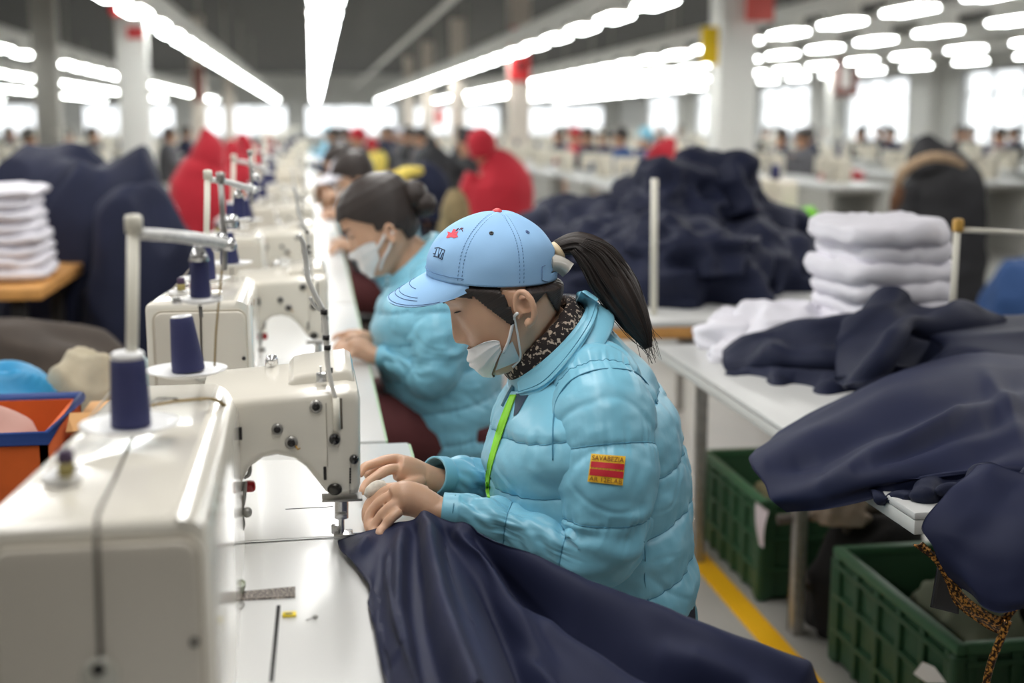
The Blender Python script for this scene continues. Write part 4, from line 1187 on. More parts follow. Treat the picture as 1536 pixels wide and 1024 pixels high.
# red emblem with small script, and the boxed letters
def poly_decal(pts, m_, nm, parent, off=.0012):
    b = MB(); P = [on_cap(u, v, off) for u, v in pts]
    if any(p is None for p in P): return
    c = np.mean(P, axis=0); b.add(P+[c], [(i, (i+1) % len(P), len(P)) for i in range(len(P))]); return b.build(nm, m_, parent, smooth=False)
poly_decal([(669, 356), (672, 351), (671, 347), (677, 349), (680, 343), (684, 344), (683, 348), (688, 346), (685, 351), (687, 355), (681, 357), (676, 355), (672, 357)], mat('emblem_red', (222, 78, 96), .7), 'red_emblem', cap)
b = MB()
for stv in ([(684, 346), (686, 343), (688, 342), (686, 345)], [(689, 345), (691, 342), (692, 344)], [(692, 341), (694, 347)], [(690, 343), (695, 342)]):
    P = [on_cap(u, v) for u, v in stv]; b.tube(P, .0005, m=5)
b.build('script_lettering', mat('emblem_script', (120, 60, 80), .7), cap)
b = MB()
for stv in ([(650, 384), (656, 385), (663, 389)], [(652, 372), (658, 371), (667, 375)], [(667, 375), (663, 389)], [(652, 384), (655, 373)], [(657, 385), (659, 372)], [(658, 385), (663, 374)], [(650, 380), (653, 380)], [(661, 387), (664, 379)]):
    P = [on_cap(u, v) for u, v in stv]
    if all(p is not None for p in P): b.tube(P, .0006, m=5)
b.build('boxed_lettering', mat('ink_blue', (40, 52, 84), .7), cap)
b = MB()
P = [on_cap(u, v) for u, v in ((818, 398), (813, 400), (813, 420), (822, 423))]
b.tube(P, .0005, m=5); b.build('strap_stitching', M_stitchd, cap)
# stool
st = thing('stool', 'work stool under the seamstress in the pale blue cap', 'stool', (.47, 1.80, 0))
b = MB(); b.box((.43, 1.80, .424), (.34, .34, .05), bev=.015, seg=3); b.build('seat', mat('stool_seat', (60, 52, 46), .6), st)
for sx in (-1, 1):
    for sy in (-1, 1):
        b = MB(); b.tube([(.43+sx*.13, 1.8+sy*.13, .405), (.43+sx*.16, 1.8+sy*.16, 0.0)], .012, m=10); b.build('leg', M_steel, st)
# ================================================================== cloth helpers
def patch_grid(rows, nu, nv):
    """rows of 3-D control points -> dense grid by Catmull-Rom both ways"""
    A = [spline(np.array(r, float), nu) for r in rows]
    return np.array([spline(np.array([A[k][i] for k in range(len(A))]), nv) for i in range(nu)]).transpose(1, 0, 2)
def normals(P):
    du = np.gradient(P, axis=1); dv = np.gradient(P, axis=0); N = np.cross(du, dv)
    return N/(np.linalg.norm(N, axis=2, keepdims=True)+1e-12)
def drape(name, rows, nu, nv, mt, fold=None, thick=.003, parent=None, up=(0, -1, 1), loc=None, post=None):
    P = patch_grid(rows, nu, nv)
    if post:
        P = post(P)
        for _ in range(3): P[1:-1, 1:-1] = (P[:-2, 1:-1]+P[2:, 1:-1]+P[1:-1, :-2]+P[1:-1, 2:])/4
    N = normals(P)
    if np.mean(N @ nrm(up)) < 0: N = -N
    if fold:
        D = np.array([[fold(i/(nu-1), j/(nv-1), P[j, i]) for i in range(nu)] for j in range(nv)])
        P = P + N*D[..., None]
    if post: P = post(P)
    b = MB()
    # orient so the front follows "up"
    n0 = normals(P)
    if np.mean(n0 @ nrm(up)) < 0: P = P[:, ::-1]
    b.gridp(P, thick)
    return b.build(name, mt, parent, loc=loc)
def ridge(x, k=1.6):
    """sharp-topped fold profile, -1..1"""
    s = math.sin(2*PI*x); return math.copysign(abs(s)**(1/k), s)
def heap(mb, c, r, seed, h=1.0, fold=.25, nu=64, nv=26, freq=1.7, sq=2.4, base=0.0):
    """a crumpled lump of cloth sitting on a surface: c = centre of its base"""
    rr = []
    for i in range(nv+1):
        t = i/nv; el = PI/2*t
        ring = []
        for j in range(nu):
            a = 2*PI*j/nu
            cs, sn = math.cos(a), math.sin(a)
            rad = (abs(cs)**sq+abs(sn)**sq)**(-1/sq)
            rxy = math.cos(el)**.75
            x, y, z = cs*rad*rxy, sn*rad*rxy, math.sin(el)**.9
            w = n3(x*freq+seed, y*freq+seed*1.7, z*freq-seed)
            rdg = 1-abs(n3(x*freq*.8+seed*2.1, y*freq*.8, z*freq*1.3+seed))*2
            k = 1+fold*(w*.9+rdg*.55-.25)
            z2 = z*(1+fold*.8*(rdg*.6+w*.6-.2)*min(1, 3*(1-t)+.6)) if t > 0 else 0
            ring.append((c[0]+r[0]*x*k, c[1]+r[1]*y*k, c[2]+max(0, r[2]*z2*h)))
        rr.append(ring)
    mb.rings(rr); return mb
def folded(mb, c, s, seed, puff=.02, rz=0.0):
    """one folded garment: a soft slab with a rolled front edge"""
    nu, nv = 40, 14; rr = []
    for i in range(nv+1):
        t = -PI/2+PI*i/nv; ring = []
        for j in range(nu):
            a = 2*PI*j/nu; cs, sn = math.cos(a), math.sin(a)
            rad = (abs(cs)**6+abs(sn)**6)**(-1/6)
            k = math.cos(t)**.35 if abs(abs(t)-PI/2) > 1e-6 else 0.0
            x, y = cs*rad*k, sn*rad*k
            w = n3(x*2.2+seed, y*2.2-seed, seed*.7); w2 = n3(x*5+seed, y*5, seed)
            z = math.copysign(abs(math.sin(t))**.8, t)*s[2]/2*(1+.2*w)
            e = 1+.05*w+.03*w2
            X, Y_ = s[0]/2*x*(e+.06*n3(seed, t*2, x)), s[1]/2*y*e
            ring.append((c[0]+X*math.cos(rz)-Y_*math.sin(rz), c[1]+X*math.sin(rz)+Y_*math.cos(rz), c[2]+s[2]/2+z+.009*w2+.010*w))
        rr.append(ring)
    mb.rings(rr); return mb

# ------------------------------------------------------------------ the navy garment being sewn
rows = [
 [W(507, 832, 1.612), W(535, 812, 1.635), W(565, 796, 1.650), W(605, 782, 1.655), W(655, 776, 1.640), W(700, 794, 1.600), W(760, 836, 1.545), W(870, 896, 1.490), W(1000, 938, 1.440), W(1110, 972, 1.40), W(1230, 1030, 1.37)],
 [W(508, 838, 1.600), W(530, 838, 1.600), W(562, 835, 1.600), W(605, 825, 1.590), W(655, 830, 1.570), W(715, 858, 1.530), W(790, 900, 1.480), W(890, 945, 1.430), W(1010, 980, 1.390), W(1130, 1020, 1.355), W(1260, 1080, 1.33)],
 [W(511, 846, 1.580), W(534, 856, 1.562), W(561, 868, 1.538), W(605, 880, 1.510), W(660, 895, 1.480), W(730, 922, 1.440), W(815, 965, 1.395), W(915, 1010, 1.35), W(1030, 1050, 1.32), W(1150, 1100, 1.29), W(1290, 1160, 1.27)],
 [WZ(550, 872, .758), WZ(558, 884, .759), WZ(568, 902, .760), W(605, 935, 1.415), W(670, 960, 1.385), W(745, 995, 1.345), W(835, 1040, 1.30), W(940, 1090, 1.26), W(1050, 1130, 1.23), W(1170, 1180, 1.21), W(1310, 1250, 1.19)],
 [WZ(564, 950, .758), WZ(570, 958, .759), WZ(578, 968, .760), W(615, 1000, 1.295), W(685, 1030, 1.27), W(765, 1070, 1.235), W(860, 1130, 1.195), W(960, 1190, 1.16), W(1070, 1230, 1.14), W(1190, 1280, 1.12), W(1330, 1350, 1.10)],
 [WZ(598, 1120, .758), WZ(605, 1128, .759), WZ(616, 1138, .760), WZ(664, 1170, .76), W(726, 1170, 1.10), W(790, 1160, 1.12), W(880, 1230, 1.08), W(980, 1300, 1.05), W(1090, 1350, 1.03), W(1210, 1400, 1.02), W(1350, 1480, 1.0)],
]
def pdist(pt, line):
    q = np.array(pt); best = 1e9; tt = 0
    L_ = len(line)-1
    for k in range(L_):
        a, b_ = np.array(line[k], float), np.array(line[k+1], float); d = b_-a
        t = max(0, min(1, np.dot(q-a, d)/np.dot(d, d))); e = np.linalg.norm(q-a-d*t)
        if e < best: best = e; tt = (k+t)/L_
    return best, tt
# pleats running down from the hands: (path, height m, width start px, width end px)
RIDGES = [
    ([(556, 812), (536, 830), (518, 842)], .014, 9, 11), ([(604, 806), (597, 850), (596, 930), (612, 1030), (630, 1120)], .017, 12, 17), ([(572, 840), (567, 900), (578, 1000)], -.012, 6, 9), ([(580, 840), (577, 900), (588, 990)], .012, 5, 8),
    ([(640, 782), (646, 850), (662, 930), (700, 1040), (740, 1150)], .026, 13, 24), ([(622, 800), (624, 870), (632, 960), (655, 1060)], -.018, 8, 12),
    ([(668, 800), (700, 880), (752, 970), (810, 1060)], -.022, 8, 18), ([(690, 812), (735, 890), (800, 990), (850, 1080)], .018, 12, 24), ([(716, 812), (780, 880), (860, 945), (960, 1000), (1100, 1060)], -.026, 9, 24),
    ([(700, 794), (770, 842), (870, 903), (1000, 946), (1190, 1022)], .020, 16, 26), ([(790, 930), (880, 990), (990, 1060)], .014, 14, 24), ([(740, 930), (830, 1020), (900, 1100)], -.014, 10, 20),
    ([(1000, 985), (1100, 1030), (1200, 1090)], .012, 14, 26)]
def fold_main(s, t, p):
    q = proj(p); d = 0.0
    for line, h, w0, w1 in RIDGES:
        e, k = pdist(q, line); w = w0+(w1-w0)*k
        if e < 3*w: d += 1.5*h*math.exp(-(e/w)**2)*min(1, .45+k*3)
    d += .004*n3(s*14, t*9, 5)+.005*n3(s*6, t*4, 2)
    d *= min(1, s/.07+.03)
    return d
def on_table(P):
    Q = P.copy(); x = Q[..., 0]
    zf = TZ+.0075-np.where(x > .158, ((x-.158)/.05)**2*.06+(x-.158)*.35, 0.0)
    zf = np.where(x > .40, -1.0, zf)
    e = (Q[..., 2]-zf)/.004                       # soft maximum, so the cloth rounds over the table edge
    Q[..., 2] = zf+.004*np.where(e > 20, e, np.log1p(np.exp(np.minimum(e, 20)))); return Q
garment = drape('garment', rows, 190, 120, M_navy, fold_main, thick=.0025, post=on_table)
tag(garment, 'navy garment being sewn, draped from under the needle over the table edge', 'garment', group=None)
P = spline(np.array([W(655, 775, 1.632), W(712, 806, 1.578), W(790, 890, 1.47), W(860, 985, 1.36), W(930, 1080, 1.25)]), 40)

# ================================================================== right side: tables, piles, crates
def work_table(name, label, x0, x1, y0, y1, z, edge=None, thick=.034, legm=None, legs=True):
    r = thing(name, label, 'table', ((x0+x1)/2, (y0+y1)/2, 0))
    b = MB(); b.box2((x0, y0, z-thick*.35), (x1, y1, z), bev=.003); b.build('tabletop', M_white, r, ang=40)
    b = MB(); b.box2((x0+.001, y0+.001, z-thick), (x1-.001, y1-.001, z-thick*.35), bev=.002); b.build('edge_board', edge or mat('grey_edge', (212, 212, 208), .45), r, ang=40)
    if legs:
        for x in (x0+.36, x1-.09):
            for y in (y0+.10, y1-.10):
                b = MB(); b.box2((x-.016, y-.016, 0), (x+.016, y+.016, z-thick), bev=.004); b.build('leg', legm or M_steel, r, ang=40)
        pass
        b = MB(); b.box2((x0+.345, y0+.03, z-thick-.06), (x0+.375, y1-.03, z-thick), bev=.003); b.build('apron', legm or M_steel, r, ang=40)
    return r
work_table('work_table', 'white work table at right holding the loose navy coats and white bundles', .838, 2.25, 1.64, 3.05, TZ)
work_table('work_table', 'wooden edged white table under the heaped navy pile behind the seamstress', .75, 1.72, 3.42, 5.6, TZ, edge=M_wood, thick=.05)

# ---- navy garments on the right table
def px(*pts): return [W(*p) for p in pts]
# folded bundle at the far left of the table
rows = [px((1098, 512, 2.95), (1150, 478, 3.0), (1215, 462, 3.0), (1290, 452, 3.0), (1340, 460, 2.95)),
        px((1085, 528, 2.80), (1150, 498, 2.78), (1215, 486, 2.75), (1290, 476, 2.72), (1345, 480, 2.7)),
        px((1083, 545, 2.72), (1148, 520, 2.66), (1213, 514, 2.62), (1290, 510, 2.6), (1350, 510, 2.58)),
        px((1090, 560, 2.70), (1150, 546, 2.64), (1212, 545, 2.58), (1290, 545, 2.54), (1355, 545, 2.5)),
        px((1094, 566, 2.76), (1152, 562, 2.70), (1214, 565, 2.64), (1290, 570, 2.6), (1360, 570, 2.58))]
g = drape('navy_garment', rows, 90, 60, M_navy2, lambda s, t, p: .012*ridge(t*2.6+.3*n3(s*3, 0, 1))*min(1, s*5+.3) + .016*n3(s*5, t*4, 3), thick=.006)
tag(g, 'rolled navy garment lying at the far left end of the right white table', 'garment')
rows = [px((1092, 552, 2.72), (1130, 548, 2.66), (1185, 552, 2.58), (1250, 556, 2.52), (1300, 560, 2.48)),
        px((1090, 566, 2.66), (1130, 574, 2.60), (1185, 590, 2.50), (1250, 598, 2.42), (1300, 600, 2.38)),
        px((1098, 576, 2.65), (1140, 590, 2.55), (1190, 618, 2.42), (1250, 636, 2.32), (1300, 640, 2.28)),
        px((1160, 606, 2.48), (1170, 612, 2.46), (1200, 624, 2.40), (1250, 640, 2.32), (1300, 645, 2.27))]
g = drape('navy_garment', rows, 80, 50, M_navy2, lambda s, t, p: .014*ridge(s*2.7+t*.6)*min(1, t*4) + .010*n3(s*6, t*5, 8), thick=.006)
tag(g, 'crumpled navy garment with dark hollows lying under the rolled one', 'garment')
# coat with the raised collar fold
rows = [px((1290, 470, 2.62), (1325, 446, 2.62), (1352, 440, 2.60), (1400, 448, 2.60), (1450, 462, 2.60), (1500, 478, 2.60), (1560, 492, 2.6)),
        px((1268, 500, 2.50), (1305, 478, 2.48), (1345, 470, 2.44), (1395, 476, 2.46), (1450, 488, 2.46), (1510, 502, 2.46), (1570, 512, 2.46)),
        px((1250, 530, 2.42), (1290, 512, 2.38), (1335, 502, 2.32), (1385, 500, 2.40), (1450, 512, 2.42), (1510, 525, 2.40), (1570, 535, 2.40)),
        px((1240, 555, 2.36), (1275, 548, 2.30), (1318, 535, 2.28), (1370, 525, 2.38), (1450, 530, 2.40), (1510, 545, 2.36), (1575, 556, 2.36)),
        px((1240, 575, 2.36), (1272, 580, 2.28), (1310, 560, 2.28), (1365, 545, 2.36), (1450, 548, 2.38), (1515, 560, 2.34), (1580, 572, 2.34))]
def fold_coat(s, t, p):
    return .020*ridge(s*1.9+t*.8+.2*n3(s*2, t*2, 1)) + .014*n3(s*5, t*4, 6) - .03*math.exp(-((s-.5)/.14)**2-((t-.62)/.22)**2)
g = drape('navy_coat', rows, 110, 70, M_navy2, fold_coat, thick=.006)
tag(g, 'navy coat with a raised collar fold lying behind the wide navy sheet', 'coat')
# inner fill below it
b = MB(); heap(b, (1.62, 2.45, TZ), (.50, .36, .13), 3.3, fold=.3, nu=90, nv=34); tag(b.build('navy_garment', M_navy2), 'dark navy heap filling the space under the raised collar coat', 'garment')
# the wide sheet sweeping to the lower left
rows = [px((1180, 640, 2.12), (1262, 596, 2.20), (1340, 560, 2.26), (1410, 538, 2.30), (1480, 528, 2.28), (1560, 532, 2.25), (1640, 550, 2.2)),
        px((1148, 665, 2.02), (1235, 618, 2.08), (1330, 575, 2.12), (1420, 555, 2.14), (1500, 552, 2.10), (1580, 560, 2.06), (1660, 580, 2.02)),
        px((1124, 684, 1.94), (1220, 650, 1.96), (1330, 610, 1.98), (1430, 590, 1.98), (1520, 588, 1.94), (1600, 598, 1.90), (1680, 620, 1.86)),
        px((1128, 700, 1.90), (1225, 678, 1.88), (1335, 650, 1.86), (1440, 632, 1.86), (1530, 632, 1.82), (1610, 645, 1.78), (1690, 670, 1.74)),
        px((1146, 724, 1.86), (1235, 708, 1.82), (1340, 690, 1.78), (1450, 672, 1.76), (1540, 670, 1.72), (1620, 690, 1.68), (1700, 715, 1.64)),
        px((1156, 750, 1.83), (1240, 742, 1.78), (1345, 722, 1.73), (1450, 702, 1.70), (1545, 702, 1.66), (1625, 720, 1.62), (1710, 750, 1.58)),
        px((1180, 768, 1.83), (1240, 764, 1.78), (1345, 742, 1.74), (1450, 724, 1.71), (1548, 725, 1.66), (1630, 745, 1.62), (1720, 775, 1.58))]
SHEET_R = [([(1150, 690), (1250, 640), (1340, 598), (1480, 548)], .012, 14, 20), ([(1200, 690), (1330, 640), (1480, 590), (1560, 570)], -.012, 10, 20), ([(1240, 722), (1390, 650), (1530, 600)], .016, 12, 22), ([(1290, 712), (1420, 660), (1540, 628)], -.016, 9, 18),
    ([(1180, 740), (1330, 706), (1480, 650), (1560, 640)], .014, 14, 20), ([(1310, 700), (1420, 640), (1450, 610)], .010, 8, 14), ([(1250, 752), (1390, 712), (1530, 664)], -.012, 9, 15), ([(1480, 560), (1510, 600), (1530, 660)], .012, 12, 16), ([(1160, 700), (1230, 690), (1300, 655)], -.008, 10, 12)]
def fold_sheet(s, t, p):
    q = proj(p); d = .006*n3(s*5, t*4, 3)
    for line, h, w0, w1 in SHEET_R:
        e, k = pdist(q, line); w = w0+(w1-w0)*k
        if e < 3*w: d += h*math.exp(-(e/w)**2)*min(1, .3+k*3)*min(1, .3+(1-k)*3)
    return d
g = drape('navy_sheet', rows, 150, 100, M_navy, fold_sheet, thick=.005)
tag(g, 'wide smooth navy sheet sweeping across the front of the right table', 'cloth')
b = MB(); heap(b, (1.38, 1.98, TZ), (.36, .28, .075), 8.3, fold=.22, nu=80, nv=28); tag(b.build('navy_garment', M_navy2), 'dark navy garment mostly buried under the wide smooth sheet', 'garment')
# crumpled hem under the sheet at the table edge
rows = [px((1300, 742, 1.79), (1370, 728, 1.74), (1450, 706, 1.71), (1540, 700, 1.66), (1640, 720, 1.6)),
        px((1315, 748, 1.74), (1385, 742, 1.68), (1460, 722, 1.66), (1550, 716, 1.61), (1650, 740, 1.55)),
        px((1345, 752, 1.75), (1400, 756, 1.70), (1465, 736, 1.68), (1555, 735, 1.62), (1660, 765, 1.56))]
g = drape('navy_garment', rows, 90, 26, M_navy2, lambda s, t, p: .010*ridge(s*4.1+t*.5)+.006*n3(s*9, t*4, 2), thick=.005)
tag(g, 'rumpled navy hem squeezed out below the wide smooth sheet', 'garment')
# coat hanging over the table edge with sequin lining
cr = thing('hanging_coat', 'navy coat hanging off the right table edge showing a copper sequin lining', 'coat', W(1460, 860, 1.5))
rows = [px((1468, 703, 1.62), (1495, 700, 1.60), (1530, 702, 1.58), (1575, 708, 1.56), (1630, 720, 1.54)),
        px((1425, 745, 1.585), (1470, 738, 1.56), (1520, 740, 1.54), (1575, 748, 1.52), (1640, 765, 1.50)),
        px((1384, 790, 1.555), (1440, 800, 1.52), (1500, 806, 1.50), (1570, 812, 1.48), (1640, 825, 1.46)),
        px((1400, 815, 1.54), (1450, 848, 1.50), (1505, 860, 1.48), (1570, 864, 1.46), (1640, 870, 1.44)),
        px((1412, 850, 1.535), (1458, 885, 1.49), (1508, 900, 1.47), (1570, 900, 1.45), (1640, 905, 1.43)),
        px((1428, 880, 1.54), (1465, 906, 1.49), (1500, 917, 1.475), (1560, 892, 1.46), (1640, 880, 1.44))]
drape('coat_shell', rows, 70, 70, M_navy, lambda s, t, p: .008*math.sin(2*PI*(s*1.3+t*.4)+1)+.004*n3(s*5, t*5, 2), thick=.005, parent=cr)
M_seq = speckle('copper_sequins', (44, 26, 14), (214, 150, 70), 260, .47, .60, .35, .5)
P = px((1370, 818, 1.545), (1400, 842, 1.545), (1418, 872, 1.545), (1432, 905, 1.54), (1462, 930, 1.52), (1500, 950, 1.50), (1518, 925, 1.48), (1545, 898, 1.47), (1600, 870, 1.46))
Q = px((1384, 812, 1.55), (1412, 838, 1.545), (1428, 868, 1.535), (1445, 892, 1.52), (1470, 912, 1.50), (1500, 926, 1.485), (1514, 912, 1.48), (1545, 884, 1.47), (1600, 860, 1.46))
A = spline(np.array(P), 70); B_2 = spline(np.array(Q), 70)
bb = MB(); bb.grid(lambda s, t: A[min(69, int(round(s*69)))]*(1-t)+B_2[min(69, int(round(s*69)))]*t+np.array([0, -.004*math.sin(PI*t), 0]), 70, 6, thick=.003); bb.build('sequin_lining', M_seq, cr)
bb = MB(); bb.tube(px((1512, 930, 1.48), (1500, 960, 1.48), (1488, 990, 1.48), (1478, 1030, 1.48), (1470, 1080, 1.48)), [.006, .0055, .005, .0045], m=10, n=24); bb.build('sequin_strap', M_seq, cr)
bb = MB(); bb.grid(lambda s, t: W(1405+s*40-10*t, 850+t*60-10*s+20*s*t, 1.56+.05*s), 10, 10, thick=.003); bb.build('dark_lining', M_black_coat, cr)
# ---- white bundles on the right table
M_gar = M_whitecloth
cx, cy = W(1300, 500, 2.95)[0]-.005, 2.9
zt_ = TZ
RR = random.Random(21)
for k in range(7):
    h = .044
    w = .272 - .004*k
    b = MB(); folded(b, (cx+RR.uniform(-.012, .012)-.004*k, 2.86+RR.uniform(-.01, .01), zt_), (w+RR.uniform(-.015,.015), .34, h*1.55), 1.7+.35*k, rz=RR.uniform(-.05, .05))
    zt_ += h
    tag(b.build('white_garment', M_gar), 'white folded garment in the stack beside the black hooded worker', 'garment', group='white garments stacked on the right table')
white = [((1135, 500), (.12, .14, .085), 1.3, 'bunched white garment at the left end of the right table'), ((1190, 470), (.13, .16, .12), 4.1, 'bunched white garment leaning against the tall white stack'), ((1120, 520), (.07, .07, .04), 6.0, 'small crumpled white cloth at the table corner')]
for (u, v), r_, sd, lab in white:
    c = WZ(u, v+25, TZ) if v > 480 else WZ(u, v+62, TZ)
    b = MB(); heap(b, (c[0], c[1]+.06, TZ), r_, sd, fold=.3, nu=70); tag(b.build('white_garment', M_gar), lab, 'garment')
# frame stand on the right
fr = thing('clothes_rack', 'ivory tube rack with a yellow corner joint behind the navy coats', 'rack', W(1432, 470, 2.62))
b = MB(); b.tube([np.array([W(1430, 440, 2.62)[0], 2.62, TZ]), W(1436, 338, 2.62)], .0075, m=12); b.build('post', M_pole, fr)
b = MB(); b.tube([W(1436, 344, 2.62), W(1560, 351, 2.62)], .006, m=12); b.build('bar', M_pole, fr)
b = MB(); b.box(W(1437, 338, 2.62), (.02, .022, .03), bev=.005, seg=3); b.build('corner_joint', mat('ochre_joint', (206, 160, 76), .5), fr)
fr2 = thing('stand_post', 'ivory post standing up from the heaped navy pile', 'post', (W(982, 390, 3.6)[0], 3.6, TZ))
b = MB(); b.tube([(W(982, 390, 3.55)[0], 3.55, TZ), W(982, 268, 3.55)], .0105, m=12); b.build('post', M_pole, fr2)

# ---- navy heap on the table behind (separate garments)
RR = random.Random(5)
zz = TZ
lay = []
for (u, v, Y, rx, ry, rz, sd, base) in [
    (1010, 470, 4.0, .46, .34, .22, 1.1, 0), (880, 470, 4.3, .40, .34, .20, 2.2, 0), (1120, 470, 4.2, .34, .30, .20, 3.7, 0), (940, 440, 4.6, .45, .36, .28, 4.4, 0), (1060, 420, 4.7, .46, .36, .36, 5.8, 0),
    (1000, 350, 4.5, .32, .28, .20, 6.5, .20), (1060, 340, 4.6, .30, .28, .24, 7.1, .20), (860, 400, 5.0, .36, .34, .26, 8.9, 0), (1150, 400, 4.6, .28, .28, .18, 9.4, .05), (1020, 410, 3.85, .30, .22, .16, 12.1, .10), (930, 420, 4.15, .28, .22, .14, 13.6, .10)]:
    x = W(u, 400, Y)[0]
    b = MB(); heap(b, (x, Y, TZ+base), (rx*.62, ry, rz), sd, fold=.34, nu=84, nv=30, freq=2.0)
    tag(b.build('navy_garment', M_navy2), 'crumpled navy garment in the big pile on the wooden edged table', 'garment', group='navy garments piled on the wooden edged table')
for (u, v, Y, r_, sd, lab) in [(915, 330, 5.2, (.17, .2, .12), 3.9, 'white garments bundle lying on the back of the navy pile'), (945, 305, 5.3, (.13, .14, .10), 7.7, 'upper white bundle on the back of the navy pile'), (845, 345, 4.7, (.07, .06, .05), 1.9, 'small white cloth tuck low beside the ponytail')]:
    p = W(u, v, Y)
    b = MB(); heap(b, (p[0], Y, p[2]-.07), r_, sd, fold=.3, nu=70); tag(b.build('white_garment', M_gar), lab, 'garment')

# ---- green crates
M_green = mat('green_crate_plastic', (44, 84, 54), .55, var=.06)
def crate(label, x0, x1, y0, y1, h=.29, z0=0.0):
    r = thing('crate', label, 'crate', ((x0+x1)/2, (y0+y1)/2, z0))
    t = .012
    def side(axis, a, s):
        b = MB(); o = MB()
        if axis == 'x':
            b.box2((a-t/2, y0, z0+.01), (a+t/2, y1, z0+h-.02), bev=.002)
            for k in np.linspace(y0+.02, y1-.02, 6): b.box2((a+s*.003, k-.011, z0+.01), (a+s*.016, k+.011, z0+h-.02), bev=.003)
            for z in (z0+h*.30, z0+h*.60, z0+h*.86): b.box2((a+s*.003, y0, z-.006), (a+s*.018, y1, z+.006), bev=.002)
        else:
            b.box2((x0, a-t/2, z0+.01), (x1, a+t/2, z0+h-.02), bev=.002)
            for k in np.linspace(x0+.02, x1-.02, 5): b.box2((k-.011, a+s*.003, z0+.01), (k+.011, a+s*.016, z0+h-.02), bev=.003)
            for z in (z0+h*.30, z0+h*.60, z0+h*.86): b.box2((x0, a+s*.003, z-.006), (x1, a+s*.018, z+.006), bev=.002)
        return b.build('crate_side', M_green, r, ang=40)
    side('x', x0, -1); side('x', x1, 1); side('y', y0, -1); side('y', y1, 1)
    b = MB(); b.box2((x0, y0, z0+.003), (x1, y1, z0+.018), bev=.003); b.build('crate_bottom', M_green, r, ang=40)
    b = MB()
    for (xa, xb, ya, yb) in ((x0-.014, x0+.010, y0-.014, y1+.014), (x1-.010, x1+.014, y0-.014, y1+.014), (x0+.010, x1-.010, y0-.014, y0+.010), (x0+.010, x1-.010, y1-.010, y1+.014)):
        b.box2((xa, ya, z0+h-.022), (xb, yb, z0+h), bev=.004)
    b.build('crate_rim', mat('green_crate_rim', (62, 108, 74), .5), r, ang=40)
    for px_ in ((x0, y0), (x0, y1), (x1, y0), (x1, y1)):
        b = MB(); b.box2((px_[0]-.018, px_[1]-.018, z0), (px_[0]+.018, px_[1]+.018, z0+h-.022), bev=.010, seg=3); b.build('corner_post', M_green, r, ang=40)
    return r
crate('green plastic crate beyond with a pale paper hanging over its rim', 1.19, 1.62, 3.19, 3.72)
crA = crate('green plastic crate in the lower right corner with a torn white sticker', 1.235, 1.66, 2.20, 2.78)
b = MB(); q = [WX(1384, 992, 1.2165), WX(1402, 1000, 1.2165), WX(1420, 1024, 1.2165), WX(1390, 1024, 1.2165), WX(1370, 1010, 1.2165)]
b.add(q+[np.mean(q, axis=0)], [(i, (i+1) % 5, 5) for i in range(5)]); b.build('torn_sticker', M_plastic, crA, smooth=False)
b = MB(); b.grid(lambda s, t: np.array([1.172-.006*math.sin(3*t), WX(1145+(s-.5)*20*(1-t*.7), 760+t*60, 1.175)[1], WX(1145, 760+t*60, 1.175)[2]])+np.array([0, 0, .003*s]), 8, 12, thick=.001)
tag(b.build('paper_scrap', mat('pink_white_paper', (226, 212, 216), .8)), 'pale paper scrap hanging over the rim of the far green crate', 'paper')
b = MB(); heap(b, (1.37, 3.42, .02), (.13, .17, .28), 2.7, fold=.3); tag(b.build('scrap_cloth', mat('khaki_cloth', (150, 142, 108), .9, var=.2)), 'khaki scrap cloth in the far green crate', 'cloth')
b = MB(); heap(b, (1.50, 3.30, .02), (.10, .10, .31), 5.7, fold=.3); tag(b.build('scrap_cloth', mat('pale_scrap', (190, 188, 178), .9, var=.1)), 'pale grey scrap cloth sticking up in the far green crate', 'cloth')
b = MB(); heap(b, (1.42, 2.52, .02), (.14, .20, .26), 9.7, fold=.3); tag(b.build('scrap_cloth', mat('olive_scrap', (120, 124, 104), .9, var=.2)), 'olive grey scrap cloth in the crate with the torn sticker', 'cloth')
# dark lumps added for shade, and a metal frame under the table
ur = thing('metal_underframe', 'dark metal frame and rods standing under the right table', 'frame', (1.25, 2.95, 0))
b = MB()
for pth in ([(1.2, 2.98, .0), (1.2, 2.98, .32)], [(1.34, 2.98, .0), (1.34, 2.98, .32)], [(1.48, 2.98, .0), (1.48, 2.98, .32)], [(1.15, 2.98, .30), (1.95, 2.98, .34)], [(1.2, 2.98, .12), (1.62, 2.98, .10)]): b.tube(pth, .014, m=8)
b.build('frame_bar', mat('dim_metal', (92, 84, 76), .5, metal=.4), ur)
b = MB(); heap(b, (1.30, 2.95, .30), (.07, .05, .09), 1.7, fold=.4); b.build('tied_rag', mat('rag_beige', (176, 158, 140), .9), ur)
for i, (x, y, r_, lab) in enumerate([(1.42, 2.975, (.17, .13, .30), 'added black lump deepening the shade between the two green crates'), (1.74, 2.55, (.22, .24, .36), 'added dark lump for the shade deep under the right table'), (1.70, 2.0, (.20, .20, .38), 'added dark lump for the shade under the right table behind the hanging coat'), (1.95, 3.22, (.2, .12, .36), 'added dark lump for the shade under the far end of the right table')]):
    b = MB(); heap(b, (x, y, 0), r_, 3.1*i+2, fold=.2); tag(b.build('shade_filler', mat('shade_filler_black', (30, 28, 28), .9)), lab, 'bundle')
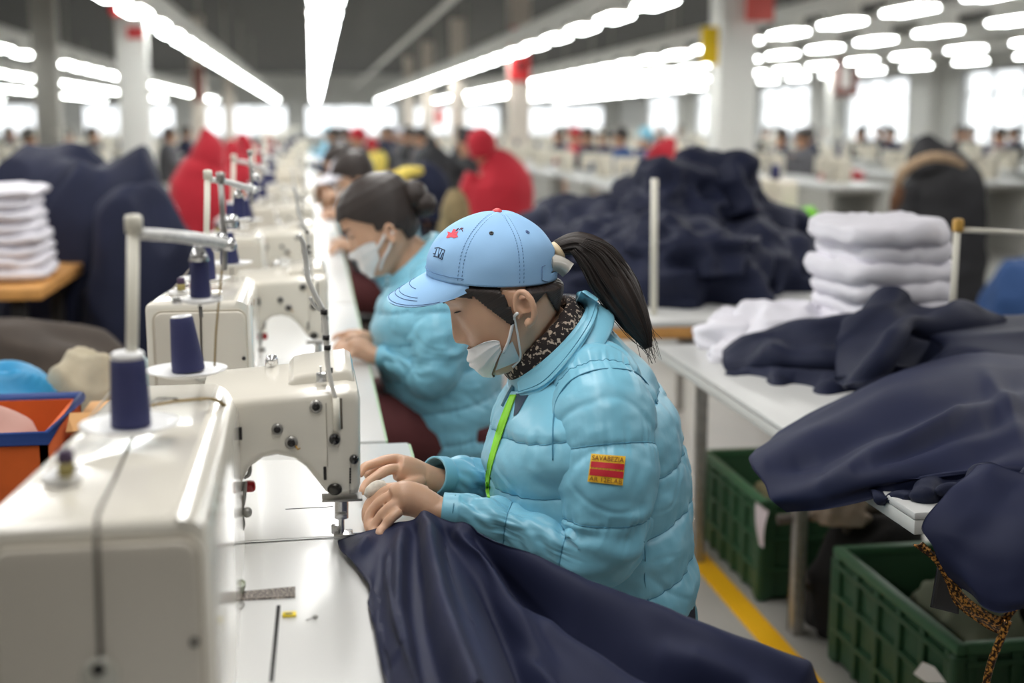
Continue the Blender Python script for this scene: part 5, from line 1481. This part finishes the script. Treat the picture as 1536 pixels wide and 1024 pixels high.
# ================================================================== the rest of the sewing line
ordn = ['second', 'third', 'fourth', 'fifth']
for k in range(1, 5):
    off = (-.026*min(k, 2), 1.20*k+.03*(k-1), 0)
    m2 = dup(mach, off=off, label='cream sewing machine, %s from the camera along the line' % ordn[k-1])
    s2_ = dup(stand, off=off, label='ivory thread stand on the %s machine of the line' % ordn[k-1])
    dup(coneA, off=off, label='thread cone around the pole on the %s machine of the line' % ordn[k-1])
    dup(coneB, off=off, label='thread cone on the farther plate of the %s machine of the line' % ordn[k-1])
    if k < 3: dup(coneC, off=off, label='small thread cone hanging over the %s machine of the line' % ordn[k-1])
t0 = 2.18
for k in range(1, 4):
    lab = 'white sewing table, %s along the line from the camera' % ['second', 'third', 'fourth', 'fifth', 'sixth', 'seventh'][k-1]
    dup(tabA, off=(-.038, 1.76*k, 0), label=lab)
for o in [c for c in COL.objects if c.name.startswith('sewing_table.')]:
    for ch in list(o.children):
        if ch.name.startswith(('slit', 'bed_plate')): bpy.data.objects.remove(ch)

# generic machine and table for the far rows
def prism_machine():
    root = thing('sewing_machine', 'far', 'sewing machine')
    b = MB(); b.box2((-.10, -.22, 0), (.03, .20, .24), bev=.03, seg=3); b.build('housing', M_beige, root, ang=40)
    b = MB(); b.prism([(0, .24), (.20, .25), (.22, .23), (.22, .09), (.16, .09), (.13, .15), (.06, .17), (.03, .12), (.02, .0), (0, .0)], .05, .17, bev=.012); b.build('arm', M_beige, root, ang=40)
    b = MB(); b.tube([(-.04, -.05, .23), (-.04, -.05, .50)], .008, m=8); b.tube([(-.04, -.05, .47), (.10, .06, .46)], .006, m=8); b.build('thread_pole', M_pole, root)
    b = MB(); b.lathe([(.03, .24), (.025, .32), (.0001, .32)], (.0, .08, 0), m=14); b.build('thread_cone', M_thread, root)
    return root
def far_table():
    root = thing('sewing_table', 'far', 'table')
    b = MB(); b.box2((-.30, -.62, .71), (.30, .62, .75), bev=.004); b.build('tabletop', M_white, root, ang=40)
    b = MB(); b.prism([(-.26, 0), (-.21, 0), (-.21, .66), (.21, .66), (.21, 0), (.26, 0), (.26, .709), (-.26, .709)], -.5, .5); b.build('leg_frame', mat('pale_steel', (176, 174, 168), .5), root, smooth=False)
    return root
PM = prism_machine(); FT = far_table(); first = [True]
RR = random.Random(77)
def station(x, y, rz, lab, grp):
    global PM, FT
    m_ = PM if first[0] else dup(PM); t_ = FT if first[0] else dup(FT); first[0] = False
    t_.location = (x, y, 0); t_.rotation_euler = (0, 0, rz)
    m_.location = (x, y, .7508); m_.rotation_euler = (0, 0, rz)
    tag(m_, 'distant cream sewing machine ' + lab, 'sewing machine', 'sewing machines ' + grp); tag(t_, 'distant white sewing table ' + lab, 'table', 'sewing tables ' + grp)
for X, y0, y1, dy, rz, lab in [(-.30, 8.15, 26, 1.5, 0, 'in the centre line behind the red hooded workers'), (-2.62, 9.0, 28, 1.8, PI, 'in the row left of the white column'), (-4.4, 11.5, 30, 2.0, 0, 'in the second row on the left'), (-5.4, 18, 40, 2.4, 0, 'in the far left row'),
                             (2.9, 9.6, 30, 1.7, PI, 'in the row beside the middle column'), (4.9, 11.5, 34, 1.7, PI, 'in the row behind the big white column'), (6.6, 12, 36, 1.8, PI, 'in the row right of the big white column'), (8.3, 14.5, 38, 2.0, PI, 'in the row before the windows'), (10.4, 17, 40, 2.2, PI, 'in the row nearest the windows')]:
    y = y0
    while y < y1:
        station(X+RR.uniform(-.05, .05), y, rz+RR.uniform(-.03, .03), lab, lab); y += dy

# ------------------------------------------------------------------ people drawn at their own depth
M_skin2 = mat('worker_skin', (196, 148, 118), .6)
M_jeans = mat('dark_trousers', (40, 42, 56), .85)
cols = {'red': M_red, 'black': M_black_coat, 'blue': M_puff, 'navy': M_navy2, 'yellow': mat('yellow_vest', (238, 214, 104), .8), 'khaki': mat('khaki_hood', (140, 122, 88), .9, var=.2, vscale=20), 'grey': mat('grey_coat', (92, 90, 94), .85), 'white': M_whitecloth, 'bluec': mat('mid_blue_coat', (38, 72, 122), .8), 'hair': M_hair, 'brown': mat('brown_fur', (96, 66, 46), .95, var=.3, vscale=60), 'purple': mat('plum_coat', (84, 52, 80), .8)}
def bg_person(label, Y, torso, head, col, cover=None, cover_col=None, arms=(), trousers='navy', extra=None, yd=.0):
    p0 = W(torso[0][0], torso[0][1], Y)
    r = thing('person', label, 'person', (p0[0], Y, 0))
    b = MB()
    def pj(rows, k=.72, kd=None):
        out = []
        for row in rows:
            u, v, hw = row[:3]; y = Y+(row[3] if len(row) > 3 else 0); p = W(u, v, y); w = hw*mpp(p)
            out.append((p[0], p[1], p[2], w, w*k))
        return out
    hp = W(head[0], head[1], Y); hr = head[2]*mpp(hp)
    b.ell(hp, (hr*.86, hr*.95, hr*1.15))
    tl = pj(torso); last = tl[-1]
    b.loft([(last[0], last[1], last[2]-.05, last[3]*.6, last[4]*.6), (hp[0], hp[1], hp[2], hr*.6, hr*.6)], n=8, m=18)
    b.loft([(q[0], q[1], q[2], q[3]*.8, q[4]*.8) for q in tl], n=20, m=20)
    z0 = max(.45, tl[0][2]); w0 = tl[0][3]
    for s in (-1, 1):
        b.tube([(p0[0]+s*w0*.45, Y, z0+.05), (p0[0]+s*w0*.45, Y, .28), (p0[0]+s*w0*.45, Y-.02, .06)], [w0*.42, w0*.36, w0*.28], m=12)
    for a in arms:
        q = pj([a[-1]])[0]; b.ell(q[:3], (q[3]*1.1, q[3]*.9, q[3]*.8))
        b.loft([(c[0], c[1], c[2], c[3]*.7, c[4]*.7) for c in pj(a, .9)], n=16, m=12)
    o = b.build('body', M_skin2, r, mods=[('REMESH', dict(mode='VOXEL', voxel_size=.016)), ('SMOOTH', dict(iterations=3, factor=.5))]); apply_mods(o)
    b = MB(); b.loft(tl, n=60, m=48, disp=lambda a, ph, t, p: .012*n3(p[0]*7, p[2]*7, 1.0)+.008*n3(p[0]*15, p[2]*12, ph)); jk_ = b.build('jacket', cols[col], r)
    for a in arms:
        b = MB(); b.loft(pj(a[:-1] if len(a) > 2 else a, .9), n=40, m=24, disp=lambda a_, ph, t, p: .008*n3(p[0]*14, p[2]*14, ph)); b.build('sleeve', cols[col], jk_)
    b = MB()
    for s in (-1, 1):
        b.tube([(p0[0]+s*w0*.45, Y, z0+.08), (p0[0]+s*w0*.45, Y, .28), (p0[0]+s*w0*.45, Y-.01, .09)], [w0*.5, w0*.44, w0*.40], m=14)
    b.build('trousers', M_jeans, r)
    for s in (-1, 1):
        b = MB(); b.ell((p0[0]+s*w0*.45, Y-.05, .045), (.05, .12, .045)); b.build('shoe', M_black_coat, r)
    if cover:
        b = MB(); b.loft(pj(cover, .9), n=40, m=32, disp=lambda a, ph, t, p: .006*n3(p[0]*14, p[2]*14, 3)); b.build({'hood': 'hood', 'cap': 'cap', 'hair': 'hair'}[extra or 'hood'], cols[cover_col or col], r)
    return r, pj
bg_person('worker in a long red hooded coat standing behind the thread stands', 8.0, [(300, 405, 40), (298, 340, 43), (301, 290, 46), (306, 256, 38), (309, 238, 25)], (318, 222, 15), 'red', [(311, 244, 26), (313, 224, 24), (311, 207, 15), (306, 192, 4)], arms=[[(322, 262, 16), (336, 290, 14), (352, 300, 11), (374, 290, 6)]])
bg_person('second red hooded worker, half hidden behind the nearest red hooded one', 10.6, [(345, 330, 30), (347, 285, 31), (348, 250, 29), (345, 232, 18)], (350, 222, 11), 'red', [(347, 238, 18), (347, 222, 15), (344, 210, 6)], arms=[[(358, 262, 12), (374, 285, 9), (388, 287, 5)]])
bg_person('bent red coated worker with dark red hood, third in the red group', 13.0, [(376, 300, 24), (379, 262, 27), (380, 238, 23), (372, 222, 14)], (364, 212, 9), 'red', [(368, 224, 14), (364, 210, 11), (360, 199, 4)], arms=[[(392, 250, 10), (402, 265, 8), (412, 268, 4)]])
bg_person('small red coated worker farthest down the left red group', 18.0, [(402, 260, 14), (403, 236, 16), (403, 220, 13), (402, 212, 8)], (404, 206, 6), 'red', [(403, 212, 8), (403, 205, 7), (402, 199, 2)])
bg_person('worker in a bright red coat and red hood bending over in the middle', 9.0, [(745, 345, 52), (747, 305, 53), (750, 272, 48), (742, 248, 32), (730, 236, 18)], (716, 222, 16), 'red', [(724, 236, 18), (722, 216, 23), (722, 200, 18), (722, 190, 5)], arms=[[(716, 262, 19), (704, 300, 18), (708, 340, 15), (700, 350, 9)]])
bg_person('worker in black hood and coat leaning to the right in the middle distance', 10.2, [(652, 300, 31), (653, 265, 32), (650, 238, 26), (648, 222, 15)], (652, 220, 10), 'black', [(648, 236, 20), (648, 220, 13), (647, 203, 3)], arms=[[(668, 240, 13), (690, 256, 11), (702, 264, 9), (712, 268, 5)]])
pr, pj = bg_person('stooping worker in navy jacket with a yellow shoulder band behind the masked woman', 6.6, [(640, 330, 38), (640, 300, 40), (632, 278, 40), (612, 268, 24)], (588, 284, 14), 'navy', [(600, 290, 16), (588, 276, 16), (582, 268, 6)], 'hair', extra='hair')
b = MB(); b.tube(px((572, 292, 6.42), (588, 272, 6.38), (608, 260, 6.38), (632, 256, 6.42)), [.022, .034, .034, .02], m=12, n=24); b.build('yellow_band', cols['yellow'], pr)
bg_person('worker in a khaki hood seen from behind at the left of the pale blue cap', 5.8, [(684, 400, 30), (684, 350, 30), (684, 322, 22)], (682, 302, 14), 'khaki', [(684, 330, 23), (683, 305, 20), (682, 284, 9)])
bg_person('small distant worker with red and white cap in yellow vest', 12.5, [(565, 260, 14), (565, 240, 16), (563, 228, 12)], (558, 220, 8), 'yellow', [(558, 222, 10), (558, 213, 9), (559, 206, 3)], 'red', extra='cap')
pr, pj = bg_person('worker in dark coat and yellow vest with red hood beside the big white column', 8.6, [(1032, 340, 32), (1034, 305, 33), (1034, 278, 28), (1026, 258, 18)], (1018, 240, 14), 'grey', [(982, 272, 10), (984, 252, 20), (996, 228, 20), (1010, 208, 6)], 'red')
b = MB(); b.loft(pj([(1036, 332, 31, -.06), (1038, 300, 30, -.06), (1044, 276, 22, -.06), (1050, 264, 8, -.06)]), n=30, m=32); b.build('vest', cols['yellow'], pr)
pr, pj = bg_person('worker in a long black parka with beige fur hood trim stooping at right', 7.6, [(1412, 470, 62), (1412, 400, 64), (1413, 335, 64), (1412, 285, 62), (1404, 255, 50), (1396, 238, 34)], (1392, 232, 17), 'black', [(1398, 250, 40), (1393, 228, 32), (1391, 212, 20), (1392, 201, 6)], arms=[[(1372, 285, 22), (1362, 330, 20), (1340, 345, 16), (1318, 338, 8)]])
b = MB(); b.tube(px((1344, 284, 7.3), (1352, 262, 7.25), (1370, 246, 7.2), (1395, 236, 7.18), (1425, 238, 7.2), (1446, 248, 7.25)), [.022, .03, .03, .03, .028, .018], m=12, n=30); b.build('fur_trim', mat('beige_fur', (176, 150, 122), .95, var=.25, vscale=40), pr)
b = MB(); b.tube(px((1350, 280, 7.25), (1344, 300, 7.25), (1338, 318, 7.25)), [.03, .04, .02], m=12, n=20); b.build('scarf', cols['brown'], pr)

# ------------------------------------------------------------------ small distant workers
def mini(col, headcol):
    r = thing('person', 'x', 'person')
    b = MB(); b.ell((0, 0, 1.13), (.085, .095, .12)); b.loft([(0, 0, .98, .06, .06), (0, 0, 1.08, .055, .055)], n=5, m=12, D=(0, 1, 0))
    b.tube([(0, 0, .95), (.0, 0, .5), (-.30, 0, .48), (-.34, 0, .05)], [.12, .13, .12, .06], m=12)
    o = b.build('body', M_skin2, r, mods=[('REMESH', dict(mode='VOXEL', voxel_size=.022))]); apply_mods(o)
    b = MB(); b.loft([(.03, 0, .46, .15, .19), (.04, 0, .70, .16, .21), (.02, 0, .92, .15, .21), (0, 0, 1.02, .08, .10)], n=24, m=28, D=(0, 1, 0)); j = b.build('jacket', cols[col], r)
    for s in (-1, 1):
        b = MB(); b.tube([(.0, s*.20, .95), (-.06, s*.25, .74), (-.30, s*.15, .80)], [.07, .065, .045], m=12, n=16); b.build('sleeve', cols[col], j)
    b = MB(); b.ell((.015, 0, 1.165), (.10, .105, .105)); b.build('cap' if headcol not in ('hair', 'black') else 'hair', cols[headcol], r)
    return r
names = {'red': 'red', 'navy': 'navy', 'blue': 'sky blue', 'black': 'black', 'bluec': 'mid blue', 'grey': 'grey', 'purple': 'plum'}
hn = {'hair': 'bare dark hair', 'red': 'a red cap', 'white': 'a white cap', 'black': 'a black hood', 'blue': 'a blue cap'}
protos = {}
def mini_at(u, Y, col, hc_, rz=0.0, where='', z=0.0):
    k = (col, hc_)
    o = dup(protos[k]) if k in protos else mini(col, hc_)
    protos.setdefault(k, o)
    side = 1 if u > 470 else -1; best = None
    for X, ya, yb in ((-2.62, 9, 28), (-4.4, 11.5, 30), (-5.4, 18, 40), (2.9, 9.6, 30), (4.9, 11.5, 34), (6.6, 12, 36), (8.3, 14.5, 38), (10.4, 17, 40), (.62, 11, 40)):
        xx = X+.70*side; yy = float(WX(u, 200, xx)[1])
        if ya < yy < yb and yy > 9 and (best is None or abs(yy-Y) < abs(best[1]-Y)): best = (xx, yy)
    x = W(u, 200, Y)[0]
    if best and abs(best[1]-Y) < 8: x, Y = best
    o.location = (x, Y, z); o.rotation_euler = (0, 0, rz*.3 if side > 0 else PI+(rz-PI)*.3)
    tag(o, 'distant worker in %s coat and %s, %s' % (names[col], hn[hc_], where), 'person', 'distant workers %s in %s coats and %s' % (where, names[col], hn[hc_]))
wl = 'right of the big column'
for (u, Y, c, h) in [(1170, 17, 'navy', 'hair'), (1203, 15, 'grey', 'hair'), (1212, 19, 'navy', 'hair'), (1290, 20, 'black', 'black'), (1318, 22, 'black', 'hair'), (1335, 21, 'navy', 'hair'), (1500, 16, 'purple', 'black'), (1520, 19, 'navy', 'hair'), (1455, 24, 'black', 'hair'), (1150, 24, 'black', 'hair'), (1240, 26, 'grey', 'hair'), (1440, 27, 'black', 'hair')]:
    mini_at(u, Y, c, h, RR.uniform(-.5, .5), wl)
wl = 'left of the big column'
for (u, Y, c, h) in [(862, 17, 'red', 'red'), (880, 19, 'navy', 'hair'), (905, 18, 'navy', 'hair'), (930, 16, 'bluec', 'hair'), (966, 17, 'bluec', 'blue'), (838, 22, 'navy', 'hair'), (850, 26, 'black', 'hair'), (990, 24, 'black', 'hair'), (1020, 28, 'grey', 'hair')]:
    mini_at(u, Y, c, h, RR.uniform(-.5, .5), wl)
wl = 'behind the sewing line'
for (u, Y, c, h) in [(500, 16, 'navy', 'hair'), (515, 19, 'purple', 'hair'), (535, 15, 'navy', 'red'), (585, 18, 'navy', 'hair'), (600, 15, 'grey', 'white'), (612, 21, 'black', 'hair'), (575, 24, 'navy', 'hair'), (490, 24, 'blue', 'blue'), (630, 17, 'grey', 'hair'), (690, 20, 'black', 'hair'), (700, 14, 'black', 'black')]:
    mini_at(u, Y, c, h, RR.uniform(-.5, .5), wl)
wl = 'at far left'
for (u, Y, c, h) in [(45, 13, 'black', 'black'), (100, 18, 'black', 'hair'), (140, 21, 'grey', 'hair'), (255, 19, 'grey', 'hair'), (280, 24, 'navy', 'hair'), (15, 22, 'navy', 'hair')]:
    mini_at(u, Y, c, h, PI+RR.uniform(-.5, .5), wl)

# ------------------------------------------------------------------ the masked woman behind and the blue row
AXK = 92.0
w2 = person_root('bare headed woman with white mask in sky blue jacket, working behind the seamstress')
hcond2 = lambda q: (q[2] > .052) or (q[0] < .012 and q[2] > -.016+.25*q[0]) or (q[0] < -.045 and q[2] > -.07) or (q[0] < .062 and q[2] > .006+(q[0]-.01)*.8 and abs(q[1]) > .02)
_hp_cap = hpt; hpt = _h0
bd2 = make_body().build('body', M_skin, w2, mods=[('REMESH', dict(mode='VOXEL', voxel_size=.005)), ('SMOOTH', dict(iterations=4, factor=.5))]); apply_mods(bd2)
jk2, _ = build_jacket(w2, M_puff, patch=False, lanyard=False)
tr2 = build_trousers(w2, mat('maroon_trousers', (92, 44, 46), .85, var=.1)); build_shoes(w2)
hr2 = build_hair_shell(w2, hcond2, .007)
b = MB(); b.ell(hl(-.105, 0, .02), (.034, .040, .038)); b.ell(hl(-.118, .004, -.01), (.03, .035, .03)); b.build('hair_bun', M_hair, w2)
b = MB(); b.rings([[hl(-.075, 0, .015)+(ly*math.cos(a)*.06+lz*math.sin(a)*.055)*.9 for a in np.linspace(0, 2*PI, 40)[:-1]], [hl(-.09, 0, .018)+(ly*math.cos(a)*.05+lz*math.sin(a)*.045)*.9 for a in np.linspace(0, 2*PI, 40)[:-1]]]); b.build('hair_band', M_hair, w2)
mk2 = build_mask(w2, top_front=-.030, near=1.35)
b = MB(); b.tube([hpt(-.055, 1.25, .004), hpt(-.045, 1.45, .004), hpt(-.03, 1.62, .005), hpt(-.012, 1.75, .006)], .0035, m=8, n=16); b.build('ear_loop', M_mask, mk2)
b = MB(); b.tube([hpt(-.10, 1.25, .004), hpt(-.08, 1.5, .005), hpt(-.06, 1.72, .006), hpt(-.03, 1.85, .007)], .003, m=8, n=16); b.build('ear_loop', M_mask, mk2)
b = MB(); b.tube([hpt(.002, th, .0012) for th in np.linspace(.22, .62, 12)], [.0008, .0016, .0010], m=6); b.build('eyelash', MATS['lash_black'], w2)
b = MB(); b.tube([hpt(.024, th, .001) for th in np.linspace(.2, .75, 12)], [.0015, .0026, .001], m=6); b.build('eyebrow', MATS['brow_brown'], w2)
hpt = _hp_cap; AXK = 0.0
offW = np.array([-.112, 1.22, -.012]); offW[2] = 0
w2.location = [a+b_ for a, b_ in zip(w2.location, offW)]
st2 = dup(st, off=tuple(offW), label='work stool under the masked woman with bare dark hair')
# further workers of the blue row, copies of the second figure
for k, (dx, dy, lab, capm, capl) in enumerate([(.02, 2.55, 'worker in sky blue jacket and white cap beyond the masked woman', M_whitecloth, 1), (.0, 4.5, 'second sky blue worker beyond the masked woman, bending low', None, 0), (.04, 6.6, 'third sky blue worker beyond the masked woman, near the far end', M_capc, 1)]):
    c = dup(w2, off=(dx, dy, 0), label=lab)
    if capl:
        for ch in list(c.children):
            if ch.name.startswith(('hair_band', 'hair_bun')): bpy.data.objects.remove(ch)
        cc = cap.copy(); cc.data = cap.data.copy(); cc.data.materials.clear(); cc.data.materials.append(capm); COL.objects.link(cc); cc.parent = c
        bb_ = br.copy(); bb_.data = br.data.copy(); bb_.data.materials.clear(); bb_.data.materials.append(capm); COL.objects.link(bb_); bb_.parent = cc
    dup(st, off=(offW[0]+dx, offW[1]+dy, 0), label='work stool, %s behind the masked woman' % ['next one', 'second one', 'third one'][k])

# ------------------------------------------------------------------ left side: stacks, heaps, bins
M_woodtop = M_wood
lt = thing('work_table', 'wooden edged table at the left frame edge carrying the white stack', 'table', (-1.35, 4.8, 0))
b = MB(); b.box2((-1.8, 4.45, .71), (-.925, 5.3, .75), bev=.004); b.build('tabletop', M_wood, lt, ang=40)
for x in (-1.7, -1.02):
    for y in (4.55, 5.2):
        b = MB(); b.box2((x-.025, y-.025, 0), (x+.025, y+.025, .71), bev=.003); b.build('leg', M_dark, lt, ang=40)
z = .752
for k in range(8):
    b = MB(); folded(b, (-1.17+RR.uniform(-.015, .015)-.003*k, 4.78, z), (.43, .40, .050), 3.3*k+.5, rz=RR.uniform(-.06, .06)); z += .041
    tag(b.build('white_garment', M_whitecloth), 'white folded garment in the stack at the left frame edge', 'garment', 'white garments stacked at the left frame edge')
# navy coats piled high beside it
for i, (x, y, z_, r_, sd, lab) in enumerate([(-.86, 5.55, .0, (.42, .32, 1.16), 2.2, 'tall draped navy coat, rear of the left navy pile'), (-.70, 5.25, .0, (.24, .26, 1.02), 5.1, 'navy coat hanging down at the front of the left navy pile'), (-1.10, 5.75, .0, (.38, .30, 1.15), 7.3, 'navy coat slumped behind the white stack at left'), (-.62, 5.5, .0, (.17, .24, .80), 9.9, 'low navy coat at the right end of the left navy pile')]):
    b = MB(); heap(b, (x, y, z_), r_, sd, fold=.19, nu=100, nv=50, freq=1.7, sq=3.0); tag(b.build('navy_coat', M_navy2), lab, 'coat')
bench = thing('storage_bench', 'low dark bench holding the brown heap and bags behind the machine', 'bench', (-.95, 3.2, 0))
b = MB(); b.box2((-1.6, 2.55, .42), (-.42, 3.95, .46), bev=.004); b.build('bench_top', M_dark, bench, ang=40)
for x in (-1.5, -.52):
    for y in (2.65, 3.85):
        b = MB(); b.box2((x-.025, y-.025, 0), (x+.025, y+.025, .42), bev=.003); b.build('leg', M_dark, bench, ang=40)
M_brown = mat('brown_canvas', (60, 51, 44), .9, var=.2)
b = MB(); heap(b, (-.90, 3.55, .46), (.46, .26, .30), 3.6, fold=.16, nu=90, nv=34, sq=3.2); tag(b.build('canvas_bundle', M_brown), 'dark brown canvas bundle on the low bench behind the nearest machine', 'bundle')
b = MB(); heap(b, (-.72, 3.05, .46), (.28, .18, .20), 6.6, fold=.25, nu=70); tag(b.build('dark_cloth', mat('charcoal_cloth', (48, 44, 42), .9, var=.2)), 'charcoal cloth heap lying in front of the brown bundle', 'cloth')
b = MB(); heap(b, (-.50, 2.82, .46), (.11, .10, .34), 8.2, fold=.2, nu=60, sq=3); tag(b.build('sack', mat('linen_sack', (176, 166, 144), .9, var=.12, vscale=20)), 'beige linen sack standing behind the nearest machine', 'sack')
b = MB(); heap(b, (-.40, 2.90, .46), (.075, .06, .33), 4.4, fold=.15, nu=50, sq=3); tag(b.build('pale_bag', mat('mint_bag', (196, 214, 214), .7)), 'pale mint bag tucked beside the beige sack', 'bag')
bg_ = thing('plastic_bag', 'crumpled bright blue bag with a white stripe on the bench at left', 'bag', (-.66, 2.72, .46))
b = MB(); heap(b, (-.68, 2.72, .46), (.19, .14, .32), 2.9, fold=.3, nu=64); b.build('bag_body', mat('bright_blue_bag', (40, 140, 190), .5, var=.15), bg_)
b = MB(); b.tube([(-.84, 2.59, .66), (-.72, 2.575, .65), (-.60, 2.575, .67), (-.53, 2.60, .69)], .018, m=8, n=20); b.build('stripe', M_plastic, bg_)
bx = thing('bin', 'tall orange fabric bin with a blue rim at the left frame edge', 'bin', (-.58, 2.32, 0))
b = MB()
x0, x1, y0, y1 = -.80, -.452, 2.14, 2.46
for (a, c) in (((x0, y0), (x0+.012, y1)), ((x1-.012, y0), (x1, y1)), ((x0, y0), (x1, y0+.012)), ((x0, y1-.012), (x1, y1))): b.box2((a[0], a[1], 0), (c[0], c[1], .785))
b.box2((x0, y0, 0), (x1, y1, .015)); b.build('bin_wall', mat('orange_fabric', (206, 92, 30), .8, var=.12, vscale=9), bx, ang=40)
b = MB(); b.tube([(x0, y0, .785), (x1, y0, .785), (x1, y1, .785), (x0, y1, .785), (x0, y0, .785)], .012, m=8); b.build('rim', mat('bin_blue', (28, 62, 130), .6), bx)
b = MB(); heap(b, (-.63, 2.30, .54), (.16, .145, .265), 3.7, fold=.2); tag(b.build('pink_cloth', mat('pale_pink_cloth', (186, 146, 136), .9)), 'pale pink cloth filling the orange bin', 'cloth')
cb_ = thing('carton', 'plain tan cardboard carton between the orange bin and the machine', 'carton', (-.42, 2.42, 0))
b = MB(); b.box2((-.445, 2.30, 0), (-.33, 2.52, .765), bev=.003); b.build('carton_body', mat('cardboard', (198, 150, 98), .85, var=.05), cb_, ang=40)
b = MB(); b.box((-.39, 2.29, .775), (.11, .05, .004), rot=Matrix.Rotation(.5, 4, 'X')); b.build('flap', MATS['cardboard'], cb_, smooth=False)
# pale clothes heap beyond the red coat and white stuff on the far tables
for i, (u, v, Y, r_, c_, lab) in enumerate([(240, 330, 7.0, (.16, .16, .85), 'white', 'white bundle heap at the left of the red hooded coat'), (170, 258, 9.5, (.35, .3, .98), 'khaki', 'sand coloured bundle behind the navy pile at left'), (225, 250, 9.0, (.2, .2, .80), 'grey', 'grey bundle at the foot of the left white column'),
                                          (810, 305, 7.2, (.16, .2, .82), 'white', 'white bundle at the right of the bright red coat'), (1200, 380, 5.9, (.16, .16, .62), 'black', 'black bundle behind the tall white stack'), (1530, 395, 6.6, (.22, .2, .52), 'bluec', 'mid blue cloth bundle right of the black parka'), (1268, 262, 12, (.3, .2, 0), 'red', '')]):
    if not lab: continue
    x = W(u, v, Y)[0]
    m_ = {'khaki': mat('sand_cloth', (206, 190, 150), .9)}.get(c_, cols.get(c_))
    b = MB(); heap(b, (x, Y, 0), r_, 1.3*i+.8, fold=.18, nu=60, sq=2.8); tag(b.build('cloth_bundle', m_), lab, 'bundle')
p = W(1262, 262, 12.0)
b = MB(); heap(b, (p[0], 12.0, .752), (.22, .15, .10), 4.2, fold=.2); tag(b.build('red_cloth', M_red), 'red cloth lying on a far table right of the big column', 'cloth')
p = W(977, 310, 5.2)
b = MB(); heap(b, (p[0], 5.25, p[2]-.09), (.07, .06, .13), 6.2, fold=.25); tag(b.build('red_cloth', M_red), 'red cloth hanging behind the ivory post on the navy pile', 'cloth')
station(2.56, 6.95, PI, 'nearest behind the tall white stack', 'behind the tall white stack')
p = W(1210, 320, 6.6)
b = MB(); heap(b, (p[0], 6.6, .752), (.07, .06, .10), 2.2, fold=.2); tag(b.build('green_bag', mat('bright_green_bag', (120, 200, 50), .6)), 'small bright green bag on the table behind the tall white stack', 'bag')
